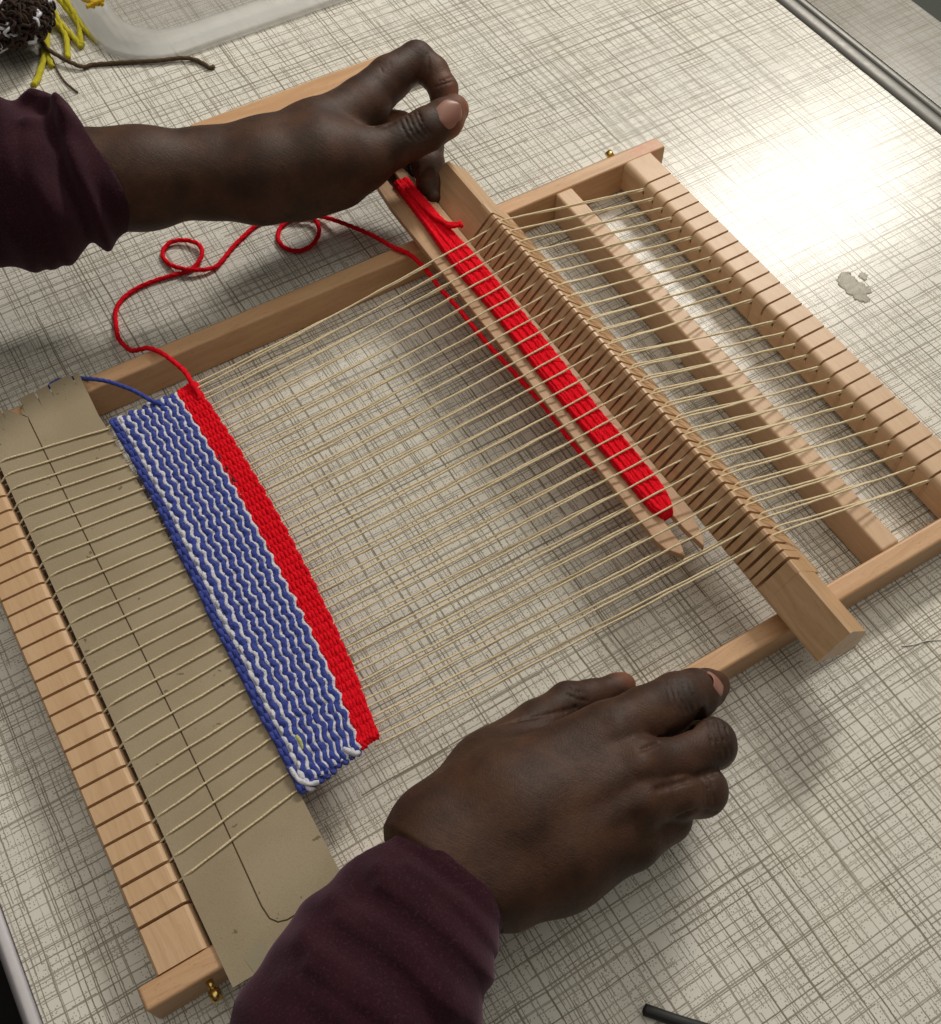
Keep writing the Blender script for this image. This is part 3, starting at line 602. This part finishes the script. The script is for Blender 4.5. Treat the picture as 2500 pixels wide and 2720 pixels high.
def ball(p, r, mat, label):
    v = []; f = []; n = 8
    for i in range(1, 6):
        a = math.pi * i / 6
        for j in range(n): v.append((p[0] + r * math.sin(a) * math.cos(j * .785) * rng.uniform(.85, 1.15), p[1] + r * math.sin(a) * math.sin(j * .785) * rng.uniform(.85, 1.15), p[2] + r * math.cos(a)))
    f = [(i * n + j, (i + 1) * n + j, (i + 1) * n + (j + 1) % n, i * n + (j + 1) % n) for i in range(4) for j in range(n)] + [tuple(range(n)), tuple(range(5 * n - 1, 4 * n - 1, -1))]
    tag(obj('crumb', v, f, M[mat]), label, 'crumb')
ball(P(1804, 959, .2), .17, 'pellet', 'white crumb on the table between the heddle bar and the crossbar')
pen = empty('pen', 'black pen tip pointing in from the bottom edge of the table', 'pen', tuple(P(1780, 2700, .3)))
v, f = tube(spline([P(1712, 2682, .28), P(1730, 2688, .32), P(1800, 2712, .35), P(1900, 2742, .38), P(2100, 2805, .38), P(2450, 2900, .38)], .1), 0.26, 16); o = obj('barrel', v, f, M['black'], pen)
v, f = tube(spline([P(1708, 2681, .28), P(1713, 2683, .28)], .03), 0.14, 12); obj('tip', v, f, M['black'], pen)
v, f = tube(spline([P(2395, 1716, .03), P(2430, 1712, .04), P(2465, 1702, .04), P(2520, 1700, .03)], .1), .03, 6); tag(obj('white_thread', v, f, M['pellet']), 'short white thread lying on the table at the right edge', 'thread')
#@@PERSON@@
# ------------------------------------------------------------------ the weaver's arms
class Field:
    """a signed distance field on a grid; shapes are blended into it, then it is turned into one mesh"""
    def __init__(s, lo, hi, h):
        s.lo = np.array(lo, float); s.h = h; s.n = (np.ceil((np.array(hi) - s.lo) / h)).astype(int) + 1
        s.ax = [s.lo[i] + h * np.arange(s.n[i]) for i in range(3)]
        s.F = np.full(s.n, 9.0, np.float32)
    def region(s, lo, hi, pad):
        a = np.maximum(((np.array(lo) - pad - s.lo) / s.h).astype(int), 0); b = np.minimum(((np.array(hi) + pad - s.lo) / s.h).astype(int) + 2, s.n)
        if (b <= a).any(): return None
        sl = tuple(slice(a[i], b[i]) for i in range(3))
        X = np.meshgrid(*[s.ax[i][sl[i]].astype(np.float32) for i in range(3)], indexing='ij')
        return sl, X
    @staticmethod
    def cone(X, a, b, ra, rb, sq=None):
        a = np.asarray(a, np.float32); b = np.asarray(b, np.float32); d = b - a; L2 = float(d @ d) + 1e-9
        px, py, pz = X[0] - a[0], X[1] - a[1], X[2] - a[2]
        t = np.clip((px * d[0] + py * d[1] + pz * d[2]) / L2, 0, 1)
        qx, qy, qz = px - t * d[0], py - t * d[1], pz - t * d[2]
        if sq: qz = qz / sq
        return np.sqrt(qx * qx + qy * qy + qz * qz) - (ra + (rb - ra) * t)
    def add(s, a, b, ra, rb, k=0.3, sq=None, F=None):
        F = s.F if F is None else F
        R = max(ra, rb); r = s.region(np.minimum(a, b) - R, np.maximum(a, b) + R, k + 4 * s.h + .2)
        if r is None: return
        sl, X = r; d = s.cone(X, a, b, ra, rb, sq); f = F[sl]
        hh = np.clip(0.5 + 0.5 * (f - d) / k, 0, 1); F[sl] = f * (1 - hh) + d * hh - k * hh * (1 - hh)
    def cut(s, a, b, ra, rb, k=0.08):
        R = max(ra, rb); r = s.region(np.minimum(a, b) - R, np.maximum(a, b) + R, k + 3 * s.h)
        if r is None: return
        sl, X = r; d = -s.cone(X, a, b, ra, rb); f = s.F[sl]
        hh = np.clip(0.5 - 0.5 * (f - d) / k, 0, 1); s.F[sl] = f * (1 - hh) + d * hh + k * hh * (1 - hh)
    def chain(s, pts, k=0.3, F=None, sq=None):
        for (p, r), (q, t) in zip(pts[:-1], pts[1:]): s.add(p, q, r, t, k, sq, F)
    def finger(s, pts, kin=0.25, kpalm=0.5, palm=None):
        G = palm.copy(); s.chain(pts, kin, G) if False else None
        G = np.full(s.n, 9.0, np.float32); s.chain(pts, kin, G)
        hh = np.clip(0.5 + 0.5 * (palm - G) / kpalm, 0, 1); G = palm * (1 - hh) + G * hh - kpalm * hh * (1 - hh)
        k = 0.06; hh = np.clip(0.5 + 0.5 * (s.F - G) / k, 0, 1); s.F = s.F * (1 - hh) + G * hh - k * hh * (1 - hh)
    def blur(s, n):
        for _ in range(n):
            for a in range(3):
                F = s.F; G = F.copy(); sl0 = [slice(None)] * 3; sl1 = [slice(None)] * 3; slc = [slice(None)] * 3
                sl0[a] = slice(0, -2); sl1[a] = slice(2, None); slc[a] = slice(1, -1)
                G[tuple(slc)] = 0.5 * F[tuple(slc)] + 0.25 * (F[tuple(sl0)] + F[tuple(sl1)]); s.F = G
    def mesh(s):
        F = s.F; n = s.n; neg = F < 0
        c = [neg[i:n[0] - 1 + i, j:n[1] - 1 + j, k:n[2] - 1 + k] for i in (0, 1) for j in (0, 1) for k in (0, 1)]
        cnt = sum(x.astype(np.int8) for x in c); act = (cnt > 0) & (cnt < 8)
        I = np.argwhere(act); idx = np.full(act.shape, -1, np.int32); idx[act] = np.arange(len(I))
        acc = np.zeros((len(I), 3)); num = np.zeros(len(I))
        cor = [(i, j, k) for i in (0, 1) for j in (0, 1) for k in (0, 1)]
        val = {q: F[I[:, 0] + q[0], I[:, 1] + q[1], I[:, 2] + q[2]] for q in cor}
        for p in cor:
            for a in range(3):
                if p[a]: continue
                q = list(p); q[a] = 1; q = tuple(q); va, vb = val[p], val[q]; m_ = (va < 0) != (vb < 0)
                t = np.where(m_, va / np.where(m_, va - vb, 1), 0)
                pos = np.tile(np.array(p, float), (len(I), 1)); pos[:, a] += t
                acc[m_] += pos[m_]; num[m_] += 1
        V = s.lo + s.h * (I + acc / num[:, None])
        faces = []
        for a in range(3):
            b, c_ = (a + 1) % 3, (a + 2) % 3
            sl0 = [slice(None)] * 3; sl1 = [slice(None)] * 3; sl0[a] = slice(0, -1); sl1[a] = slice(1, None)
            n0, n1 = neg[tuple(sl0)], neg[tuple(sl1)]; E = np.argwhere(n0 != n1)
            E = E[(E[:, b] > 0) & (E[:, c_] > 0) & (E[:, b] < n[b] - 1) & (E[:, c_] < n[c_] - 1)]
            if not len(E): continue
            flip = n0[E[:, 0], E[:, 1], E[:, 2]]
            def cell(db, dc):
                q = E.copy(); q[:, b] += db; q[:, c_] += dc; return idx[q[:, 0], q[:, 1], q[:, 2]]
            Q = np.stack([cell(-1, -1), cell(0, -1), cell(0, 0), cell(-1, 0)], 1)
            Q[~flip] = Q[~flip][:, ::-1]; faces.append(Q)
        return V, np.concatenate(faces)

def fast_mesh(name, V, Q, mat, parent):
    me = bpy.data.meshes.new(name); V = V * S - np.array(parent.location)
    me.vertices.add(len(V)); me.vertices.foreach_set('co', V.astype(np.float32).ravel())
    me.loops.add(Q.size); me.loops.foreach_set('vertex_index', Q.astype(np.int32).ravel())
    me.polygons.add(len(Q)); me.polygons.foreach_set('loop_start', np.arange(0, Q.size, 4, dtype=np.int32))
    me.polygons.foreach_set('use_smooth', np.ones(len(Q), bool)); me.materials.append(mat); me.update(); me.validate()
    o = bpy.data.objects.new(name, me); sc.collection.objects.link(o); o.parent = parent
    return o
def nsmooth(V, freq, seed):
    r = np.random.default_rng(seed); out = np.zeros(len(V))
    for k in range(7):
        d = r.normal(size=3) * freq * (1 + .35 * k); out += np.sin(V @ d + r.uniform(0, 6.28)) / (1 + .35 * k)
    return out / 4
person = empty('person', 'person in maroon sleeves with one hand on the loom and one holding the shuttle', 'person', (-12, 12, 0))

# ---- near arm: right hand resting on the near rail
def C(*a): return J(*a)
def chainpx(l): return [J(*a) for a in l]
lo = np.array([9.5, -15.0, 0.3]); hi = np.array([31.5, 5.2, 9.6]); VX = 0.075
A = Field(lo, hi, VX)
K = 0.9
A.chain(chainpx([(1020, 2540, 6.6, 160), (1165, 2320, 6.3, 140)]), K, sq=.85)          # forearm
A.chain(chainpx([(1040, 2455, 6.5, 150), (1160, 2225, 6.2, 122), (1330, 2120, 6.3, 125), (1590, 1960, 6.3, 84)]), K)   # thumb side
A.chain(chainpx([(1165, 2320, 6.2, 135), (1400, 2170, 6.5, 130), (1668, 2040, 6.6, 82)]), K)
A.chain(chainpx([(1200, 2420, 6.0, 118), (1300, 2350, 5.9, 118), (1500, 2262, 6.0, 112), (1670, 2135, 6.4, 80)]), K)
A.chain(chainpx([(1300, 2350, 5.6, 110), (1480, 2305, 5.2, 106), (1648, 2245, 5.6, 78)]), K)
A.chain(chainpx([(1185, 2195, 5.6, 120), (1300, 2050, 5.0, 96), (1430, 1930, 4.3, 62)]), K)                             # ball of the thumb
A.chain(chainpx([(1400, 2100, 4.6, 110), (1560, 2080, 4.2, 105)]), K)
A.F = np.minimum(A.F, 1.5); A.blur(14); palm = A.F.copy()
A.finger(chainpx([(1560, 1975, 6.4, 74), (1632, 1938, 6.5, 78), (1715, 1902, 6.3, 78), (1800, 1860, 5.7, 74), (1845, 1843, 5.1, 66), (1876, 1830, 4.4, 53), (1897, 1822, 3.9, 42)]), .22, .55, palm)
A.finger(chainpx([(1640, 2050, 6.6, 74), (1700, 2035, 6.7, 76), (1795, 2020, 6.2, 62), (1886, 1975, 5.5, 68), (1893, 1982, 4.2, 62), (1860, 1970, 3.0, 56), (1800, 1965, 2.2, 48)]), .25, .5, palm)
A.finger(chainpx([(1650, 2130, 6.3, 72), (1705, 2122, 6.5, 76), (1790, 2112, 5.9, 70), (1862, 2100, 5.1, 69), (1862, 2100, 4.0, 62), (1835, 2085, 2.8, 52), (1780, 2065, 2.0, 44)]), .25, .5, palm)
A.finger(chainpx([(1640, 2240, 5.6, 66), (1690, 2235, 5.6, 66), (1770, 2172, 4.8, 66), (1778, 2165, 4.0, 58), (1750, 2160, 2.9, 46), (1700, 2140, 2.2, 40)]), .25, .5, palm)
A.finger(chainpx([(1330, 2025, 4.9, 90), (1430, 1928, 4.4, 62), (1510, 1866, 3.9, 54), (1570, 1850, 3.6, 43), (1640, 1828, 3.15, 38), (1656, 1820, 3.05, 33)]), .3, .6, palm)
# tendons and knuckles
for a in [((1280, 2190, 7.65, 14), (1600, 1962, 7.35, 20)), ((1300, 2260, 7.75, 14), (1670, 2048, 7.6, 22)), ((1350, 2330, 7.1, 12), (1670, 2140, 7.35, 18))]:
    A.chain(chainpx(a), .5)
for a in [(1640, 1942, 7.35, 26), (1702, 2035, 7.65, 26), (1705, 2130, 7.35, 24)]:
    p, r = J(*a); A.add(p, p + (.01, 0, 0), r, r, .5)
# creases on the finger joints
def on_skin(F_, u, v):
    d = ROT.T @ np.array([(u - 1250) / F, (v - 1360) / F, 1.0]); t0 = (F_.lo[2] + F_.n[2] * F_.h - CAM[2]) / d[2]
    X = CAM + np.outer(np.arange(t0, t0 + 14, .03), d); I = np.round((X - F_.lo) / F_.h).astype(int)
    ok = ((I >= 0) & (I < F_.n)).all(1); I = np.clip(I, 0, F_.n - 1); hit = ok & (F_.F[I[:, 0], I[:, 1], I[:, 2]] < 0)
    return X[int(np.argmax(hit))] if hit.any() else None
def crease(F_, pts, r=0.03, k=.10):
    pts = [tuple(np.array(a[:2]) * (1 - t) + np.array(b_[:2]) * t) for a, b_ in zip(pts[:-1], pts[1:]) for t in (0, .5)] + [pts[-1][:2]]
    pp = [on_skin(F_, *q) for q in pts]; pp = [q for q in pp if q is not None]
    for p, q in zip(pp[:-1], pp[1:]): F_.cut(p, q, r, r, k)
for du, w_ in ((-34, .02), (-18, .03), (-4, .035), (12, .03), (30, .02)): crease(A, [(1800 + du, 1808), (1812 + du, 1845), (1826 + du, 1890)], w_, .09)
for du, w_ in ((-26, .02), (-10, .03), (8, .04), (22, .03)): crease(A, [(1900 + du, 1915), (1914 + du, 1965), (1920 + du, 2010)], w_, .09)
for du, w_ in ((-14, .025), (6, .03)): crease(A, [(1880 + du, 2065), (1892 + du, 2095), (1892 + du, 2135)], w_, .09)
crease(A, [(1500, 1822), (1530, 1835), (1550, 1842)], .03, .1); crease(A, [(1505, 1845), (1535, 1858), (1560, 1862)], .03, .1)
crease(A, [(1330, 1925), (1420, 1905), (1500, 1888), (1560, 1872)], .04, .16); crease(A, [(1700, 1992), (1722, 1984), (1750, 1972)], .06, .14)
def trim(Fd, c0, c1, toward, depth):
    X = np.meshgrid(*[a.astype(np.float32) for a in Fd.ax], indexing='ij'); cc = (c0 + c1) / 2; e = c1 - c0; e[2] = 0; e /= np.linalg.norm(e); nn = np.cross(e, (0, 0, 1.0))
    if nn @ (toward - cc) < 0: nn = -nn
    pl = (X[0] - cc[0]) * nn[0] + (X[1] - cc[1]) * nn[1]; Fd.F = np.maximum(Fd.F, -depth - pl).astype(np.float32)
    Fd.F = Fd.F + np.clip(-pl - .25, 0, 2) * .6
for (u0, v0, u1, v1, r0, r1, za, zb) in ((1712, 1990, 1770, 1966, .05, .12, 6.9, 4.6), (1770, 1966, 1826, 1938, .12, .16, 7.0, 4.2), (1826, 1938, 1866, 1897, .14, .20, 6.6, 4.0)):
    for zz in np.arange(zb, za, .25): A.cut(P(u0, v0, 6.0) * (1, 1, 0) + (0, 0, zz), P(u1, v1, 6.0) * (1, 1, 0) + (0, 0, zz - .25), r0, r1, .16)
crease(A, [(1900, 2052), (1860, 2064), (1790, 2084), (1745, 2098)], .07, .2)
crease(A, [(1905, 2158), (1850, 2150), (1800, 2170)], .04, .15)
trim(A, P(1021, 2181, 6.2), P(1360, 2435, 6.0), P(1600, 2000, 6), 0.9)
VA, QA = A.mesh()

# ---- far arm: left hand pinching the end of the shuttle
lo = np.array([4.0, 28.5, 2.2]); hi = np.array([43.5, 50.5, 12.2]); VX2 = 0.085
D = Field(lo, hi, VX2)
D.chain(chainpx([(215, 480, 8.6, 136), (380, 474, 8.2, 126), (540, 458, 7.8, 104)]), K)
D.chain(chainpx([(540, 430, 7.8, 84), (700, 398, 7.8, 78), (840, 345, 7.7, 72), (960, 290, 7.4, 64)]), K)          # index side
D.chain(chainpx([(540, 470, 7.6, 98), (700, 460, 7.5, 110), (850, 430, 7.3, 112), (960, 420, 7.0, 82)]), K)
D.chain(chainpx([(570, 505, 6.9, 66), (690, 515, 6.6, 66), (800, 500, 6.5, 70), (905, 478, 6.4, 70)]), K)            # heel of the hand
D.chain(chainpx([(640, 535, 6.7, 42), (700, 548, 6.6, 38), (760, 530, 6.5, 42)]), .4)
D.chain(chainpx([(800, 380, 6.4, 90), (940, 330, 6.0, 78)]), K)
D.F = np.minimum(D.F, 1.5); D.blur(14); palm = D.F.copy()
D.finger(chainpx([(900, 320, 7.5, 66), (965, 272, 7.5, 66), (1035, 208, 7.7, 58), (1106, 157, 7.8, 46), (1150, 192, 7.4, 42), (1178, 236, 7.0, 38), (1180, 280, 6.4, 36)]), .25, .6, palm)
D.finger(chainpx([(860, 450, 7.0, 80), (960, 430, 6.9, 68), (1040, 390, 7.1, 57), (1090, 366, 7.3, 54), (1135, 343, 7.5, 55), (1180, 316, 7.6, 51), (1206, 291, 7.6, 40)]), .35, .6, palm)
D.finger(chainpx([(930, 330, 5.6, 60), (1060, 350, 4.9, 52), (1128, 385, 4.4, 50), (1138, 440, 4.2, 43), (1142, 492, 4.1, 33), (1152, 524, 4.0, 19)]), .25, .5, palm)
D.finger(chainpx([(900, 370, 5.4, 58), (1000, 400, 3.9, 46), (1050, 440, 3.3, 40), (1070, 480, 3.1, 34)]), .25, .5, palm)
D.finger(chainpx([(860, 410, 5.4, 56), (940, 430, 3.8, 42), (990, 465, 3.2, 36)]), .25, .5, palm)
for du, dv, w_ in ((-26, 9, .03), (-12, 4, .05), (0, 0, .055), (13, -6, .05), (24, -10, .03)):
    crease(D, [(1086 + du, 306 + dv), (1096 + du, 330 + dv), (1110 + du, 354 + dv), (1124 + du, 368 + dv)], w_, .12)
crease(D, [(1136, 142, 8.3), (1140, 180, 8.2), (1132, 225, 8.0)], .03, .1)
for k_ in (0, 1): crease(D, [(1155 + 12 * k_, 232 - 14 * k_, 8.0), (1180 + 10 * k_, 222 - 14 * k_, 8.1), (1205, 216 - 12 * k_, 7.9)], .03, .1)
crease(D, [(945, 322), (975, 334), (1015, 336), (1045, 326)], .06, .2)
for k_ in range(3): crease(D, [(1010 + 22 * k_, 178 - 17 * k_), (1018 + 22 * k_, 196 - 17 * k_)], .02, .08)
trim(D, P(182, 352, 8.6), P(362, 610, 8.6), P(700, 430, 8), 1.0)
VD, QD = D.mesh()

def falloff(pts, V):
    o = np.zeros(len(V))
    for (u, v, z, r, a) in pts:
        p = P(u, v, z); d = np.linalg.norm(V - p, axis=1); rr = r / ppc(p); o = np.maximum(o, a * np.clip(1.25 - d / rr, 0, 1) ** 1.2)
    return np.clip(o, 0, 1)
PALE = ([(1655, 1808, 3.2, 46, .75), (1668, 1818, 3.0, 34, .8), (1905, 1826, 3.5, 46, .7), (1925, 1825, 3.4, 44, .9),
                (1240, 290, 7.6, 52, .9), (1225, 335, 7.4, 52, .75), (1215, 250, 7.4, 40, .8), (1205, 300, 8.2, 44, .45), (1195, 250, 6.8, 36, .5), (1172, 215, 7.4, 52, .28), (1060, 270, 6.6, 62, .42), (1035, 305, 6.4, 50, .42), (1118, 200, 7.6, 40, .2),
                (1130, 450, 5.0, 34, .3), (1120, 420, 5.0, 30, .25)])
KN = ([(1810, 1840, 6.6, 80, .9), (1640, 1940, 7.2, 60, .5), (1910, 1965, 5.6, 80, .7), (1890, 2095, 5.4, 75, .6), (1108, 345, 8.5, 62, 1.0), (1150, 320, 8.5, 40, .8), (1000, 230, 8.3, 60, .4), (1500, 1860, 4.4, 50, .5), (1110, 130, 8.0, 50, .4)])
for V, Q, nm_ in ((VA, QA, 'right arm, its hand resting on the near rail of the loom'), (VD, QD, 'left arm, its hand pinching the shuttle end')):
    body = fast_mesh('arm', V, Q, M['skin'], person); body['label'] = nm_
    for nm, arr in (('pale', falloff(PALE, V)), ('knuckle', falloff(KN, V))):
        at_ = body.data.attributes.new(nm, 'FLOAT', 'POINT'); at_.data.foreach_set('value', arr.astype(np.float32))

def nail(c, ax, up_, L, Wd, name='fingernail'):
    """a curved nail plate: c = middle, ax = towards the fingertip, up_ = outward"""
    ax = np.array(ax, float); ax /= np.linalg.norm(ax); up_ = np.array(up_, float); up_ -= ax * (up_ @ ax); up_ /= np.linalg.norm(up_); sd = np.cross(ax, up_)
    n, m_ = 13, 11; v = []; 
    for i in range(n):
        t = -1 + 2 * i / (n - 1); wv = (1 - abs(t) ** 3.4 * (.35 if t < 0 else .62)) if True else 1
        for j in range(m_):
            q = -1 + 2 * j / (m_ - 1); a = q * 0.95
            v.append(c + ax * t * L / 2 + sd * math.sin(a) / math.sin(.95) * Wd / 2 * wv + up_ * ((math.cos(a) - 1) * Wd * .48 - 0.05 * t * t))
    f = [(i * m_ + j, i * m_ + j + 1, (i + 1) * m_ + j + 1, (i + 1) * m_ + j) for i in range(n - 1) for j in range(m_ - 1)]
    o = obj(name, v, f, M['nail'], person); sm = o.modifiers.new('solid', 'SOLIDIFY'); sm.thickness = 0.0006; sm.offset = -1
    s2 = o.modifiers.new('sub', 'SUBSURF'); s2.levels = 1; s2.render_levels = 1
    return o
def dirw(a, b_): return P(*b_) - P(*a)
def nail_on(F_, u, v, du, dv, L, Wd, off=.13, lean=0.0):
    c = on_skin(F_, u, v); i, j, k = np.round((c - F_.lo) / F_.h).astype(int); q = 4
    g_ = np.array([F_.F[i + q, j, k] - F_.F[i - q, j, k], F_.F[i, j + q, k] - F_.F[i, j - q, k], F_.F[i, j, k + q] - F_.F[i, j, k - q]]); g_ /= np.linalg.norm(g_)
    ax = P(u + du, v + dv, c[2]) - P(u, v, c[2]); ax = ax - g_ * (ax @ g_)
    ax = ax / np.linalg.norm(ax); nail(c + g_ * off, ax, g_ - lean * ax, L, Wd)
nail_on(D, 1195, 300, 36, -34, 1.7, 1.55)
nail_on(A, 1908, 1812, 30, -6, 1.05, 1.2, .07, .42)

# ---- sleeves
def sleeve(lo, hi, h, chains, cutp, cutn, wall, folds, seed, inner):
    Sf = Field(lo, hi, h)
    for ch, k in chains: Sf.chain(chainpx(ch), k)
    X2, Y2 = np.meshgrid(Sf.ax[0], Sf.ax[1], indexing='ij'); ad = np.zeros_like(X2)
    for zf, wid, hgt, ch in folds:
        pp = [P(u, v, zf)[:2] for u, v in ch]; dm = np.full(X2.shape, 99.0); 
        for p, q in zip(pp[:-1], pp[1:]):
            e_ = q - p; t = np.clip(((X2 - p[0]) * e_[0] + (Y2 - p[1]) * e_[1]) / (e_ @ e_), 0, 1); dm = np.minimum(dm, np.hypot(X2 - p[0] - t * e_[0], Y2 - p[1] - t * e_[1]))
        ad = ad + hgt * np.exp(-(dm / wid) ** 2)
    Sf.F = Sf.F - ad[:, :, None].astype(np.float32)
    X = np.meshgrid(*[a.astype(np.float32) for a in Sf.ax], indexing='ij')
    return Sf, X
# right sleeve
Sf, X = sleeve([2, -24, 0.2], [21, -1.5, 11.6], .11,
    [([(1118, 2275, 6.6, 100), (1000, 2420, 6.9, 130), (880, 2580, 7.2, 150), (760, 2760, 7.6, 165)], 1.2),
     ([(1255, 2370, 6.4, 104), (1180, 2480, 6.6, 118), (1110, 2600, 6.9, 160), (1010, 2800, 7.2, 190)], 1.2),
     ([(1186, 2322, 6.7, 120), (1080, 2480, 7.0, 150), (960, 2640, 7.4, 170), (860, 2800, 7.8, 180)], 1.2)], None, None, .2,
    [(9.5, .45, .22, [(1000, 2300), (1120, 2380), (1250, 2500), (1330, 2560)]), (9.8, .55, .30, [(880, 2370), (1040, 2480), (1180, 2600), (1260, 2700)]), (10, .6, .32, [(800, 2480), (960, 2600), (1100, 2700)]), (9.5, .3, .15, [(1080, 2290), (1230, 2400), (1340, 2500)]), (10, .5, .25, [(760, 2600), (900, 2690)]), (9.5, .28, .16, [(1010, 2350), (1160, 2455), (1300, 2570)]), (9.7, .28, .16, [(900, 2440), (1080, 2570), (1210, 2690)]), (9.8, .3, .16, [(820, 2570), (960, 2670), (1060, 2730)]), (9.6, .4, -.2, [(950, 2390), (1100, 2490), (1240, 2620)]), (9.8, .4, -.22, [(850, 2490), (1000, 2600), (1120, 2690)])], 1, None)
c0, c1 = P(1021, 2181, 6.2), P(1360, 2435, 6.0); cc = (c0 + c1) / 2; e = c1 - c0; e[2] = 0; e /= np.linalg.norm(e); nn = np.cross(e, (0, 0, 1.0)); 
if nn @ (P(1600, 2000, 6) - cc) < 0: nn = -nn
pl = (X[0] - cc[0]) * nn[0] + (X[1] - cc[1]) * nn[1] + (X[2] - cc[2]) * nn[2]
along = (X[0] - cc[0]) * e[0] + (X[1] - cc[1]) * e[1]
hem = np.exp(-((pl + .8) / .22) ** 2); 
wr = 0.10 * np.sin(pl * 1.9 + .35 * along + 1.2 * np.sin(along * .5)) * np.clip(-pl / 2.5, 0, 1) + 0.05 * np.sin(pl * 3.1 - .8 * along) * np.clip(-pl / 4, 0, 1)
fo = Sf.F - wr + .07 * hem
shell = np.maximum(fo, np.minimum(-(fo + .38), pl + 2.0))
cutpl = pl + .05 * np.sin(along * 1.7)
Sf.F = np.maximum(shell, cutpl).astype(np.float32)
Vs, Qs = Sf.mesh(); fast_mesh('sleeve', Vs, Qs, M['cloth'], person)['label'] = 'near maroon sleeve with a plain hem at the wrist'
# left sleeve, pushed up in folds
Sf, X = sleeve([-22, 26, 0.6], [19, 56, 17.5], .13,
    [([(262, 478, 8.6, 146), (160, 490, 8.8, 164), (60, 492, 9.2, 184), (-120, 500, 9.6, 205), (-330, 520, 10, 230)], 1.5)], None, None, .25,
    [(12, .7, .9, [(80, 300), (130, 292), (172, 318), (190, 350)]), (12, .5, .5, [(176, 330), (200, 440), (255, 530), (330, 600)]), (12.5, .9, .55, [(20, 330), (60, 420), (85, 520), (150, 610), (240, 655)]), (12, .5, -.4, [(60, 300), (66, 420), (70, 520), (110, 600)]), (12, .45, -.35, [(150, 335), (165, 450), (215, 550), (290, 625)]), (12, .8, .5, [(-20, 340), (-5, 480), (40, 620), (100, 680)]), (11, .5, .5, [(330, 600), (352, 628), (345, 655)]), (12, .45, -.3, [(8, 380), (18, 520), (60, 640)]), (12.5, .45, .3, [(100, 285), (150, 310), (120, 345), (90, 360)])], 2, None)
c0, c1 = P(182, 352, 8.6), P(380, 622, 8.6); cc = (c0 + c1) / 2; e = c1 - c0; e[2] = 0; e /= np.linalg.norm(e); nn = np.cross(e, (0, 0, 1.0))
if nn @ (P(700, 430, 8) - cc) < 0: nn = -nn
pl = (X[0] - cc[0]) * nn[0] + (X[1] - cc[1]) * nn[1]
along = (X[0] - cc[0]) * e[0] + (X[1] - cc[1]) * e[1]
wr = 0.16 * np.sin(pl * 1.15 + .25 * along + 1.0 * np.sin(along * .45 + X[2] * .3)) * np.clip(-pl / 2, .2, 1) + .07 * np.sin(pl * 2.3 - .5 * along + X[2])
fo = Sf.F - wr
shell = np.maximum(fo, np.minimum(-(fo + .62), pl + 2.0)); Sf.F = np.maximum(shell, pl - .25 * np.sin(along * .55) + .05 * np.sin(along * 2)).astype(np.float32)
Vs, Qs = Sf.mesh(); fast_mesh('sleeve', Vs, Qs, M['cloth'], person)['label'] = 'far maroon sleeve pushed up in thick folds'
# the person's trunk and upper arms, left of the picture
Tf = Field([-62, -34, -40], [4, 66, 40], 1.2)
Tf.chain([(np.array([-44., 14, -60]), 15.), (np.array([-40., 14, -10]), 14.), (np.array([-36., 14, 16]), 12.)], 6)
Tf.chain([(np.array([-36., -6, 22]), 7.), (np.array([-36., 34, 22]), 7.)], 6)
eR = P(960, 2790, 7.6); eL = P(-330, 520, 9.9)
Tf.chain([(np.array([-36., -8, 22]), 6.5), (np.array([-24., -26, 8]), 5.2), (np.array([-10., -30, 7.5]), 5.0), (np.array([2.5, -24, 7.6]), 3.2)], 3)
Tf.chain([(np.array([-36., 36, 22]), 6.5), (np.array([-24., 44, 12]), 5.2), (eL + (-1.5, 0, 0), 4.2)], 3)
Vs, Qs = Tf.mesh(); fast_mesh('jumper', Vs, Qs, M['cloth'], person)
# lap below the table edge
b = B(); v, f = tube([(-17, -60, -22), (-15, 0, -20), (-16, 60, -24)], 9.5, 24); obj('trousers', v, f, M['trouser'], person)
